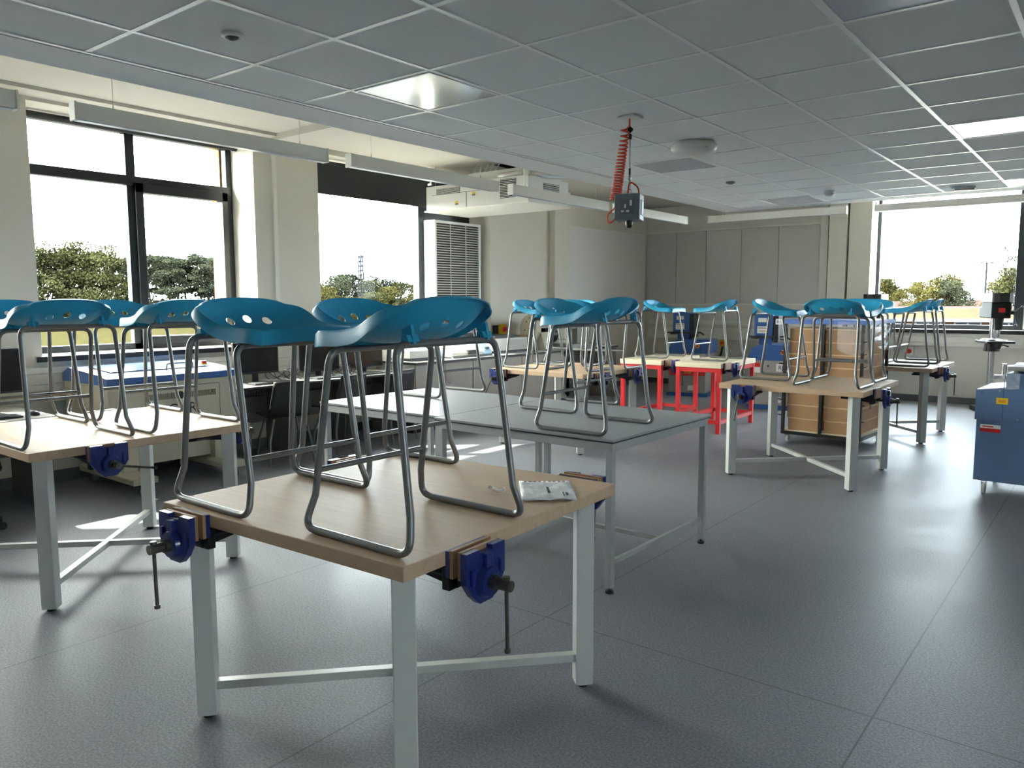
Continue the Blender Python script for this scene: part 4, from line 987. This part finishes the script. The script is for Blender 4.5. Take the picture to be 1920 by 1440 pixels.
for r, h in enumerate(hs):
    for c, s in enumerate((-1, 1)):
        p = bc + R3 @ Vector((s * .195, random.uniform(-.004, .004), 0)); 
        b = thing('cardboard_box', 'cardboard box in the %s of the trolley, %s stack' % (ROWN[r], 'left' if c == 0 else 'right'), 'box', (p.x, p.y, z), trz, 'cardboard boxes stacked on the trolley')
        ww = .176 - .012 * (r == 0) ; dd = .385
        m = MB(); m.box(-ww, ww, -dd, dd, 0, h - .006); m.build('carton', CARD, b, bevel=.003)
        m = MB(); m.box(-ww - .003, ww + .003, -dd - .004, dd + .004, h - .013, h - .002); m.build('lid_flap', CARDL, b)
    z += h
m = MB(); vs = []; N = 16
for j in range(N + 1):
    for i in range(N + 1):
        u, v = i / N, j / N; a = (u - .3) * .8
        x = W + .03 + .035 * math.sin(12 * u + 8 * v) ** 2 if u > .3 else W + .03 - (.3 - u) * .9
        y = (-D + (u - .3) * 1.0) if u > .3 else -D - .045 - .02 * math.sin(20 * v) ** 2
        vs.append((x, y, 1.33 - v * (.28 + .06 * math.sin(9 * u))))
m.add(vs, [(j * (N + 1) + i, j * (N + 1) + i + 1, (j + 1) * (N + 1) + i + 1, (j + 1) * (N + 1) + i) for j in range(N) for i in range(N)], True)
m.build('plastic_wrap', WRAP, t)
# ------------------------------------------------------------------ ceiling fittings
LX = -4.5
LLAB = ['white linear light cut by the left frame edge', 'white linear light hanging in front of the near left window', 'white linear light hanging before the dark blind', 'white linear light hanging in front of the air handling unit', 'short looking white linear light behind the hanging power box']
def linear(label, x, y, z, L, rz):
    t = thing('linear_light', label, 'ceiling light', (x, y, z), rz, 'white suspended linear lights')
    m = MB(); m.box(-.03, .03, -L / 2 + .012, L / 2 - .012, 0, .09); m.build('housing', TRIM, t, bevel=.002)
    for s in (-1, 1):
        m = MB(); m.box(-.034, .034, s * (L / 2) - .012 * (s > 0), s * (L / 2) + .012 * (s < 0), -.004, .094); m.build('end_cap', TRIM, t, bevel=.002)
    m = MB(); m.box(-.024, .024, -L / 2 + .02, L / 2 - .02, -.003, .0); m.build('diffuser', LEDP, t)
    for s in (-1, 1):
        m = MB(); yy = s * (L / 2 - .22); m.cyl((0, yy, .09), (0, yy, ZS - z - .001), .0018, n=6); m.cyl((0, yy, .09), (0, yy, .12), .007, .003, n=8); m.build('suspension_wire', CHROME, t)
for i, (a, b) in enumerate(((-.1, 1.64), (1.905, 3.59), (3.79, 5.48), (5.68, 7.36), (7.53, 9.28))):
    linear(LLAB[i], LX, (a + b) / 2, 2.52, b - a, 0)
linear('white linear light hanging before the row of wall panels', -3.645, 10.05, 2.595, 1.79, PI / 2)
# LED panels set in the grid
k = 0
PL = {(0, 2): 'glossy square ceiling panel light reflecting the windows, near the left raft edge', (0, 7): 'bluish square ceiling panel light just right of the hanging power box', (0, 12): 'square ceiling panel light closest to the row of wall panels', (4, 2): 'square ceiling panel light cut by the top frame edge', (4, 7): 'square ceiling panel light at the right frame edge', (4, 12): 'square ceiling panel light above the far window'}
for (i, j), lb in PL.items():
    x0, y0 = GX + .6 * i, GY + .6 * j
    t = thing('panel_light', lb, 'ceiling light', (x0 + .3, y0 + .3, ZC), 0, 'square panel lights set in the ceiling grid')
    h = .285
    m = MB(); m.box(-h, h, -h, -h + .012, -.006, .001); m.box(-h, h, h - .012, h, -.006, .001); m.box(-h, -h + .012, -h + .012, h - .012, -.006, .001); m.box(h - .012, h, -h + .012, h - .012, -.006, .001); m.build('frame', TBAR, t)
    m = MB(); m.box(-h + .012, h - .012, -h + .012, h - .012, -.003, .001); m.build('diffuser', LEDG if (i, j) == (0, 2) else LEDP, t)
def disc(name, label, cat, x, y, prof, mt=WHITEP, n=28):
    m = MB(); m.lathe(prof, n=n); o = m.build(name, mt, None, loc=(x, y, ZC - .003)); tag(o, label, cat); return o
t = thing('presence_sensor', 'small round presence sensor in the near left ceiling tile', 'sensor', (-3.126, 2.006, ZC - .002))
m = MB(); m.lathe([(.048, 0), (.046, -.008), (.034, -.012), (.030, -.006)], n=28); m.build('bezel', WHITEP, t)
m = MB(); m.lathe([(.029, -.004), (.02, -.02), (.002, -.026)], n=20); m.build('lens', GREYP, t)
t = thing('access_point', 'round white domed fitting on the ceiling right of the hanging power box', 'ceiling fitting', (-2.58, 5.43, ZC - .003))
m = MB(); m.lathe([(.15, 0), (.165, -.02), (.165, -.045), (.14, -.068), (.08, -.078), (.001, -.08)], n=40); m.build('dome', WHITEP, t)
m = MB(); m.cyl((.14, -.09, -.05), (.145, -.093, -.052), .008); m.build('indicator', CHROME, t)
disc('presence_sensor', 'tiny round sensor in the ceiling beyond the first bluish panel', 'sensor', -3.12, 7.4, [(.045, 0), (.045, -.01), (.02, -.02), (.001, -.021)], GREYP)
t = thing('smoke_detector', 'white smoke detector on the ceiling before the far wall risers', 'detector', (-2.555, 8.67, ZC - .003))
m = MB(); m.lathe([(.055, 0), (.058, -.015), (.05, -.02)], n=24); m.build('base', WHITEP, t)
m = MB(); m.lathe([(.035, -.02), (.05, -.03), (.045, -.045), (.02, -.055), (.001, -.055)], n=24); m.build('head', WHITEP, t)
t = thing('emergency_light', 'small rectangular ceiling fitting with a cream face above the far window', 'ceiling fitting', (-1.40, 9.25, ZC - .003), math.radians(20))
m = MB(); m.box(-.10, .10, -.06, .06, -.02, 0); m.build('base', WHITEP, t, bevel=.003)
m = MB(); m.box(-.09, .09, -.055, .055, -.035, -.02); m.build('lens', CREAM, t, bevel=.003)
# hanging power box on a coiled orange cord
px0, py0 = -2.53, 4.41
t = thing('hanging_power_box', 'grey socket box hanging on a wire with a coiled orange cable', 'power pendant', (px0, py0, ZC))
m = MB(); m.box(-.06, .06, -.06, .06, -.014, -.003); m.build('ceiling_plate', WHITEP, t, bevel=.003)
m = MB(); m.cyl((0, 0, -.40), (0, 0, -.10), .0025, n=6); m.build('wire', BLACK, t)
m = MB(); m.lathe([(.001, -.10), (.016, -.09), (.018, -.075), (.001, -.062)], n=14); m.cyl((0, 0, -.11), (0, 0, -.14), .010); m.cyl((0, 0, -.32), (0, 0, -.36), .006); m.build('wire_grip', BLACK, t)
m = MB()
for kk in range(3):
    z_ = -.38 - kk * .028
    m.tube([(.008 * math.cos(a), .008 * math.sin(a) if kk % 2 else 0, z_ + .018 * math.sin(a)) if not kk % 2 else (0, .008 * math.cos(a), z_ + .018 * math.sin(a)) for a in [q * PI / 6 for q in range(13)]], .0025, n=6)
m.tube([(.016 * math.cos(a), 0, -.468 + .02 * math.sin(a)) for a in [q * PI / 6 for q in range(13)]], .003, n=6)
m.build('karabiner', CHROME, t)
m = MB(); m.tube([(-.005, 0, -.01), (-.006, 0, -.06), (-.03, .01, -.07)], .006, n=8)
pts = []; NT = 22
for i in range(NT * 12 + 1):
    u = i / (NT * 12); a = 2 * PI * u * NT; tt = u ** .72
    cx, cz = -.03 - .075 * tt, -.05 - .46 * tt; rr = .026 + .009 * u
    pts.append((cx * .78 + rr * math.cos(a) * .9, cx * .3 + rr * math.sin(a), cz + .0))
m.tube(pts, .0062, n=6)
e = Vector(pts[-1])
m.tube(fillet([e, e + Vector((-.03, -.02, -.06)), e + Vector((-.075, -.04, -.10)), e + Vector((-.06, -.03, -.16)), e + Vector((-.01, 0, -.10)), e + Vector((.05, .01, .02)), (0.0, 0, -.395), (.055, .015, -.44), (.06, .02, -.49)], .05, k=5), .0055, n=8)
m.build('coiled_cable', ORCORD, t)
rz = math.radians(20)
T = Matrix.Rotation(rz, 4, 'Z')
m = MB(); m.box(-.08, .08, -.08, .08, -.645, -.485, T=T); bx = m.build('socket_box', mat('socket_box_grey', S(104, 110, 116), .45), t, bevel=.004)
m = MB(); m.box(-.048, .048, -.085, -.08, -.615, -.52, T=T); m.box(.08, .085, -.048, .048, -.615, -.52, T=T); m.build('socket_plate', GREYP, bx, bevel=.002)
m = MB(); m.box(-.016, -.006, -.087, -.085, -.575, -.55, T=T); m.box(-.036, -.018, -.087, -.085, -.60, -.588, T=T); m.box(-.004, .014, -.087, -.085, -.60, -.588, T=T); m.box(.018, .032, -.088, -.085, -.56, -.527, T=T); m.box(.085, .087, -.025, .025, -.605, -.53, T=T)
m.build('socket_marks', WHITEP, bx)['kind'] = 'stuff'
m = MB(); m.cyl((0, 0, -.645), (0, 0, -.67), .024); m.cyl((0, 0, -.67), (0, 0, -.69), .022, .016); m.build('cable_gland', BLACK, t)
# air handling unit
t = thing('air_handling_unit', 'cream air handling unit with louvred grilles hung above the wall vent', 'air unit', (-6.36, 7.72, 2.70))
m = MB(); m.box(-.80, .84, -.42, .40, 0, .30); m.build('casing', WHITEP, t, bevel=.003)
m = MB(); m.box(-.82, .86, -.44, .42, -.015, .0); m.build('drip_tray', TRIM, t, bevel=.003)
m = MB(); m.box(-.2, .78, -.30, .36, .30, .42); m.build('upper_casing', WHITEP, t, bevel=.003)
def grille(bx, n, ax):
    m = MB(); m.box(*bx); g = m.build('grille', BLACK, t)
    s = MB()
    for i in range(n):
        z_ = bx[4] + (bx[5] - bx[4]) * (i + .5) / n
        if ax == 'y': s.box(bx[0], bx[1], bx[2] - .006, bx[2] + .001, z_ - .003, z_ + .002)
        else: s.box(bx[1] - .001, bx[1] + .006, bx[2], bx[3], z_ - .003, z_ + .002)
    s.build('slats', WHITEP, g)['kind'] = 'stuff'
grille((-.62, -.22, -.424, -.418, .19, .26), 5, 'y'); grille((.42, .66, -.424, -.418, .06, .28), 12, 'y'); grille((.838, .844, -.12, .20, .07, .24), 8, 'x')
m = MB(); m.box(-.12, -.11, -.4225, -.4205, .0, .19); m.box(-.7, .30, -.4225, -.4205, .185, .19); m.build('panel_seam', GREYP, t)
for (x, z_) in ((-.30, .04), (-.02, .13)):
    m = MB(); m.box(x, x + .05, -.4245, -.42, z_ + .02, z_ + .045, m=YEL); m.box(x, x + .05, -.4245, -.42, z_, z_ + .02, m=GREYP); m.build('warning_label', None, t)
m = MB(); pts = [(.30 + .22 * u, -.30 + .02 * u, .335 + .015 * math.sin(9 * u)) for u in [q / 12 for q in range(-1, 31)]]
m.tube([(.35, -.34, .33), (.6, -.3, .34), (.86, -.1, .335), (1.25, .25, .33)], .045, n=12); m.build('foil_duct', FOIL, t)
m = MB()
for i in range(5): m.tube(fillet([(-.25 + .09 * i, -.15, .42), (-.22 + .12 * i, -.1, .56 + .03 * i), (.1 + .1 * i, .05, .60), (.35 + .06 * i, .2, .45)], .08), .008, n=7)
m.build('pipes', WHITEP, t)
m = MB()
for x in (-.7, .7):
    for y in (-.35, .33): m.cyl((x, y, .30), (x, y, ZS - 2.70), .006, n=8)
m.build('hanger_rods', CHROME, t)
# tall wall louvre beside the middle window and one beside the far window
def louvre(label, loc, W, H, D, rz, n):
    t = thing('wall_vent', label, 'vent', loc, rz, 'white louvred wall vents')
    m = MB(); m.box(-D, 0, -W / 2, W / 2, 0, H); m.build('casing', WHITEP, t, bevel=.003)
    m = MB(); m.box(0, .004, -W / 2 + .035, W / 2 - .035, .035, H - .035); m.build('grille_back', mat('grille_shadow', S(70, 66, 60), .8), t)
    m = MB()
    for i in range(n):
        z_ = .04 + (H - .08) * (i + .5) / n; m.prism([(.004, z_ - .006), (.022, z_ - .012), (.022, z_ - .009), (.004, z_ + .001)], 'y', -W / 2 + .035, W / 2 - .035)
    for y in (-W / 6, W / 6): m.box(.018, .024, y - .004, y + .004, .035, H - .035)
    m.build('slats', WHITEP, t)['kind'] = 'stuff'
    m = MB(); m.box(0, .026, -W / 2, W / 2, 0, .035); m.box(0, .026, -W / 2, W / 2, H - .035, H); m.box(0, .026, -W / 2, -W / 2 + .035, .035, H - .035); m.box(0, .026, W / 2 - .035, W / 2, .035, H - .035); m.build('grille_frame', WHITEP, t, bevel=.003)
louvre('tall white louvred vent between the middle window and the wall panel', (-7.28, 8.01, 1.10), .93, 1.52, .17, 0, 44)
louvre('white louvred vent at the right of the far window, cut by the frame edge', (-.83, YF + .05, 1.13), .66, 1.86, .18, -PI / 2, 52)
# ------------------------------------------------------------------ outside
ZG = -1.2
m = MB(); m.box(-900, 900, -900, 900, ZG - .5, ZG); o = m.build('field', GRASS); o['kind'] = 'structure'; o.name = 'floor_ground'
m = MB(); m.box(-26, -7.95, -40, 60, ZG, ZG + .02); o = m.build('floor_bounce_left', BOUNCEL); o['kind'] = 'structure'  # added strip hidden below the sills, reflects daylight up to the ceiling
m = MB(); m.box(-7.95, 40, 13.7, 44, ZG, ZG + .02); o = m.build('floor_bounce_far', BOUNCEF); o['kind'] = 'structure'  # added reflector strip outside the far window, hidden from the camera
def raydir(px, py=565):
    d = fw + r2 * ((px - 960) / F_PX) + u2 * ((720 - py) / F_PX); return d
def at(px, D):
    d = raydir(px); h = Vector((d.x, d.y, 0)); k = D / (h.dot(Vector((fw.x, fw.y, 0)).normalized())); return Vector((h.x * k, h.y * k, ZG))
def blob_tree(H, crown_r, crown_h0, seed, mt, trunk_r=.2, n=1500, flat=False, leaf=.28, clumps=14, gaps=.6):
    rn = random.Random(seed)
    tr = MB(); tr.cyl((0, 0, -.3), (rn.uniform(-.3, .3), rn.uniform(-.3, .3), H * .62), trunk_r, trunk_r * .45, n=7)
    cl = []
    for k in range(clumps):
        a = rn.uniform(0, 2 * PI); rr = crown_r * math.sqrt(rn.random()) * .8
        z_ = crown_h0 + (H - crown_h0) * (rn.random() ** .8) * (.92)
        zz = (z_ - crown_h0) / (H - crown_h0); lim = math.sqrt(max(.08, 1 - (zz * 1.0) ** 2.6)) if not flat else 1 - .35 * abs(zz - .6)
        c = Vector((math.cos(a) * rr * lim, math.sin(a) * rr * lim, z_)); s_ = crown_r * rn.uniform(.26, .44)
        cl.append((c, s_)); st = Vector((0, 0, max(H * .25, c.z - crown_r * .7)))
        tr.cyl(st, c, trunk_r * .28, trunk_r * .1, n=5, cap=False)
    lv = MB()
    for i in range(n):
        c, s_ = rn.choice(cl); d = Vector((rn.gauss(0, 1), rn.gauss(0, 1), rn.gauss(0, 1))).normalized()
        p = c + Vector((d.x * s_, d.y * s_, d.z * s_ * (.42 if flat else .75))) * rn.uniform(gaps, 1.05)
        if p.z > H: p.z = H - (p.z - H) - rn.random() * .2
        a = Vector((rn.gauss(0, 1), rn.gauss(0, 1), rn.gauss(0, 1))).normalized(); b = a.orthogonal().normalized(); q = leaf * rn.uniform(.6, 1.3)
        lv.add([p - a * q, p + b * q * .7, p + a * q, p - b * q * .7], [(0, 1, 2, 3)], True)
    return tr, lv
def tree(label, loc, tr, lv, mt, sc=1.0, rz=0.0, grp=None, protos={}, key=None, name='tree', rtrunk=BARK):
    if key in protos:
        o = copy_tree(protos[key]); o.location = loc; o.rotation_euler = (0, 0, rz); o.scale = (sc,) * 3; o['label'] = label
        return o
    o = thing(name, label, 'tree', loc, rz, grp); o.scale = (sc,) * 3
    tr.build('trunk', rtrunk, o); lv.build('foliage', mt, o)['kind'] = 'stuff'
    if key: protos[key] = o
    return o
# belt of trees across the field, seen through the near left window
T1 = blob_tree(9.2, 3.6, 1.0, 1, LEAF1, .22, 11000, False, .13, 30, .35)
T2 = blob_tree(8.6, 2.9, 2.4, 2, LEAF2, .18, 7000, True, .12, 22, .3)
T3 = blob_tree(8.4, 2.7, 1.9, 3, LEAF2, .16, 6500, True, .12, 22, .3)
spec = [(84, 84, 'A', 1.0), (140, 86, 'A', 1.02), (198, 87, 'A', .98), (238, 92, 'B', 1.0), (60, 90, 'B', 1.02), (112, 92, 'C', 1.0), (170, 94, 'B', 1.03), (286, 88, 'B', .96), (318, 86, 'C', .97), (347, 90, 'B', .96), (376, 88, 'C', 1.0), (402, 87, 'B', .95), (428, 90, 'C', 1.02), (20, 88, 'A', 1.0), (460, 92, 'B', .95), (262, 96, 'C', 1.0), (332, 98, 'B', 1.0), (390, 97, 'C', 1.04)]
TL = ['leafy green tree at the left edge of the near left window', 'full leafy tree second from the left window edge', 'broad leafy tree just left of the window mullion', 'dark thin tree directly behind the window mullion', 'dark tree behind the leftmost leafy tree', 'dark tree behind the first two leafy trees', 'dark tree behind the broad leafy tree', 'dark pine immediately right of the mullion', 'second dark pine right of the mullion', 'third dark pine right of the mullion', 'fourth dark pine right of the mullion', 'dark pine seen through the right of the open sash', 'dark pine at the right edge of the near left window', 'leafy tree hidden mostly behind the left pillar', 'dark pine hidden behind the sunlit reveal', 'dark tree set back behind the mullion', 'dark pine set back among the right hand pines', 'dark pine set back near the open sash']
K = {'A': (T1, LEAF1), 'B': (T2, LEAF2), 'C': (T3, LEAF2)}
for (px, D, k, sc), lb in zip(spec, TL):
    tree(lb, at(px, D), K[k][0][0], K[k][0][1], K[k][1], sc, random.uniform(0, 6), 'belt of trees across the field', key=k, name='field_tree')
# low undergrowth along the tree belt
m = MB(); rn = random.Random(5)
for i in range(9000):
    p = at(rn.uniform(-40, 480), rn.uniform(88, 100)); p.z = ZG + abs(rn.gauss(0, 1.25)); a = Vector((rn.gauss(0, 1), rn.gauss(0, 1), rn.gauss(0, 1))).normalized(); b = a.orthogonal().normalized(); q = .22
    m.add([p - a * q, p + b * q, p + a * q, p - b * q], [(0, 1, 2, 3)], True)
o = m.build('undergrowth', LEAF2); o['kind'] = 'stuff'; tag(o, 'low scrub growing under the belt of trees across the field', 'scrub')
# bushes and trees through the middle window
Bsh = blob_tree(6.0, 2.9, .4, 11, LEAF1, .15, 6000, False, .12, 26, .45)
Bs2 = blob_tree(5.2, 2.8, .3, 12, LEAF3, .12, 6000, False, .12, 26, .45)
Bs3 = blob_tree(6.4, 3.0, .6, 13, LEAF2, .15, 6500, False, .12, 26, .45)
for (px, D, k, sc, lb) in [(600, 94, 'E', .95, 'yellowish tree at the very left edge of the middle window glass'), (650, 104, 'D', 1.05, 'tall green tree behind the dark ones beside the mast'), (708, 104, 'F', .98, 'dark tree set back right of the distant mast'), (738, 106, 'F', .90, 'dark tree set back behind the small house'), (662, 84, 'E', .62, 'golden bush left of the low golden bush before the mast'), (700, 84, 'D', .62, 'green bush in front of the bright green tree'), (628, 86, 'E', .66, 'yellow bush before the dark round tree'), (768, 100, 'E', .72, 'yellow bush beyond the small house'), (612, 92, 'E', .85, 'yellowish bush at the left of the middle window'), (636, 96, 'F', .93, 'dark round tree left of the distant mast'), (662, 100, 'F', .98, 'dark tree at the foot of the distant mast'), (694, 95, 'D', .88, 'bright green tree just right of the distant mast'), (724, 98, 'E', .88, 'yellow green tree right of centre in the middle window'), (752, 100, 'D', .85, 'tree above the small house in the middle window'), (776, 102, 'D', .82, 'tree at the right edge of the middle window'), (676, 80, 'E', .52, 'low golden bush in front of the mast'), (640, 82, 'F', .50, 'low dark bush under the middle window trees'), (718, 82, 'E', .50, 'low golden bush left of the small house')]:
    p_ = {'D': (Bsh, LEAF1), 'E': (Bs2, LEAF3), 'F': (Bs3, LEAF2)}[k]
    tree(lb, at(px, D), p_[0][0], p_[0][1], p_[1], sc, random.uniform(0, 6), 'trees seen through the middle window', key=k, name='garden_tree')
t = thing('lattice_mast', 'slender lattice mast rising above trees in the middle window', 'mast', at(678, 300))
m = MB(); Hm = 20.5; nl = 12
def wq(z_): return 1.0 - .55 * z_ / Hm
for sx_ in (-1, 1):
    for sy in (-1, 1): m.cyl((sx_ * wq(0), sy * wq(0), 0), (sx_ * wq(Hm), sy * wq(Hm), Hm), .26, n=5)
m.build('corner_posts', PYL, t)
m = MB()
for k in range(nl):
    za, zb = Hm * k / nl, Hm * (k + 1) / nl; a, b = wq(za), wq(zb)
    for s in (-1, 1):
        m.cyl((-a, s * a, za), (b, s * b, zb), .15, n=4); m.cyl((a, s * a, za), (-b, s * b, zb), .15, n=4); m.cyl((s * a, -a, za), (s * b, b, zb), .15, n=4); m.cyl((s * a, a, za), (s * b, -b, zb), .15, n=4)
m.build('lattice_bracing', PYL, t)['kind'] = 'stuff'
m = MB(); m.box(-.9, .9, -.9, .9, Hm - 1.2, Hm - .5); m.build('antenna_head', PYL, t)
# houses
def house(label, px, D, w_, h_, d_, roof_h, rz, wins, mt=HBRICK, rm=None, name='house'):
    t = thing(name, label, 'house', at(px, D), rz, 'distant houses')
    m = MB(); m.box(-w_ / 2, w_ / 2, -d_ / 2, d_ / 2, 0, h_); wl = m.build('wall', mt, t)
    m = MB(); m.prism([(-d_ / 2 - .4, h_), (d_ / 2 + .4, h_), (0, h_ + roof_h)], 'x', -w_ / 2 - .3, w_ / 2 + .3); m.build('roof', rm or ROOF, t)
    for i in range(wins):
        x = -w_ / 2 + w_ * (i + .5) / wins; a = min(.9, w_ / wins * .3)
        f = MB(); f.box(x - a - .12, x + a + .12, -d_ / 2 - .06, -d_ / 2, h_ * .34, h_ * .86); ff = f.build('window_frame', HWH, wl)
        g = MB(); g.box(x - a, x - .06, -d_ / 2 - .09, -d_ / 2 - .06, h_ * .38, h_ * .82); g.box(x + .06, x + a, -d_ / 2 - .09, -d_ / 2 - .06, h_ * .38, h_ * .82); g.build('window_glass', HGLASS, wl)
    m = MB(); m.box(-w_ / 2 - .05, w_ / 2 + .05, -d_ / 2 - .45, -d_ / 2 - .38, h_ - .15, h_ + .1); m.build('fascia', HWH, t)
    return t
WHITER = mat('house_render_white', (.040,.042,.048), .8)
HWH = mat('house_white_frames', (.05,.05,.05), .6)
ang = -math.radians(30)
def face(px): d = raydir(px); return math.atan2(d.y, d.x) - PI / 2
house('small house among bushes at the right of the middle window', 762, 110, 12, 1.6, 7, 1.2, face(762), 4)
house('long single storey brick building with tiled roof beyond the far window', 1845, 62, 16, 1.25, 7, .85, face(1845) + .1, 6, HBRICK, ROOFT)
house('pale two storey building left of the long brick one', 1745, 80, 16, 1.95, 7, .2, face(1745) + .15, 8, WHITER)
house('long tiled roof house behind the pale building', 1705, 130, 15, 1.5, 8, 1.1, face(1705), 5)
house('gabled house with a pink roof behind the long brick building', 1812, 150, 16, 1.6, 9, 1.2, face(1812) + .5, 4)
house('low house behind the lamp post beyond the far window', 1872, 170, 26, 1.5, 9, 1.2, face(1872), 6, HBRICK, ROOFT)
m = MB(); m.box(-9, 9, -.06, .06, 0, 1.0); fo = m.build('garden_wall', WHITER, None, loc=at(1720, 55)); fo.rotation_euler = (0, 0, face(1720)); tag(fo, 'low white garden wall before the pale building', 'wall')
for (px, D, k, sc, lb) in [(1652, 150, 'E', 1.3, 'hazy tree at the extreme left of the far window'), (1720, 125, 'D', .95, 'green tree between the left building and the oak'), (1900, 95, 'D', 1.1, 'green tree behind the young sparse tree'), (1676, 150, 'E', 1.05, 'low hazy yellow tree above the left building'), (1660, 150, 'D', 1.15, 'pale green tree at the left of the far window'), (1690, 145, 'E', .95, 'low tree beside the left building in the far window'), (1738, 120, 'E', 1.10, 'yellow green tree left of the large oak'), (1886, 100, 'E', 1.12, 'yellow green tree at the right of the far window')]:
    p_ = {'D': (Bsh, LEAF1), 'E': (Bs2, LEAF3)}[k]
    o = tree(lb, at(px, D), p_[0][0], p_[0][1], p_[1], sc, random.uniform(0, 6), key=k, name='garden_tree'); o['group'] = 'trees beyond the far window'
oak = blob_tree(6.4, 3.6, .6, 21, LEAF3, .3, 11000, False, .12, 40, .4)
tree('large rounded yellow green oak in the middle of the far window', at(1762, 108), oak[0], oak[1], LEAF3, 1.0, 0, name='oak_tree')
oak2 = blob_tree(5.4, 2.8, .8, 22, LEAF1, .25, 4500, False, .11, 30, .4)
tree('thinner leaved tree against the right side of the large oak', at(1786, 105), oak2[0], oak2[1], LEAF2, 1.0, 0, name='oak_tree')
thin = blob_tree(7.2, 1.5, 2.0, 23, LEAF2, .05, 260, False, .10, 24, .2)
tree('young sparse tree with thin twigs at the right of the far window', at(1893, 60), thin[0], thin[1], LEAF2, 1.0, 0, name='young_tree')
t = thing('lamp_post', 'tall street lamp post with twin heads beyond the far window', 'lamp post', at(1846, 70), face(1846))
m = MB(); m.cyl((0, 0, 0), (0, 0, 6.0), .11, .08, n=8); m.build('post', PYL, t)
m = MB(); m.cyl((-.5, 0, 6.05), (.5, 0, 6.05), .06, n=6); m.build('cross_arm', PYL, t)
for s in (-1, 1):
    m = MB(); m.box(s * .5 - .15, s * .5 + .15, -.1, .1, 6.03, 6.12); m.build('lamp_head', PYL, t)
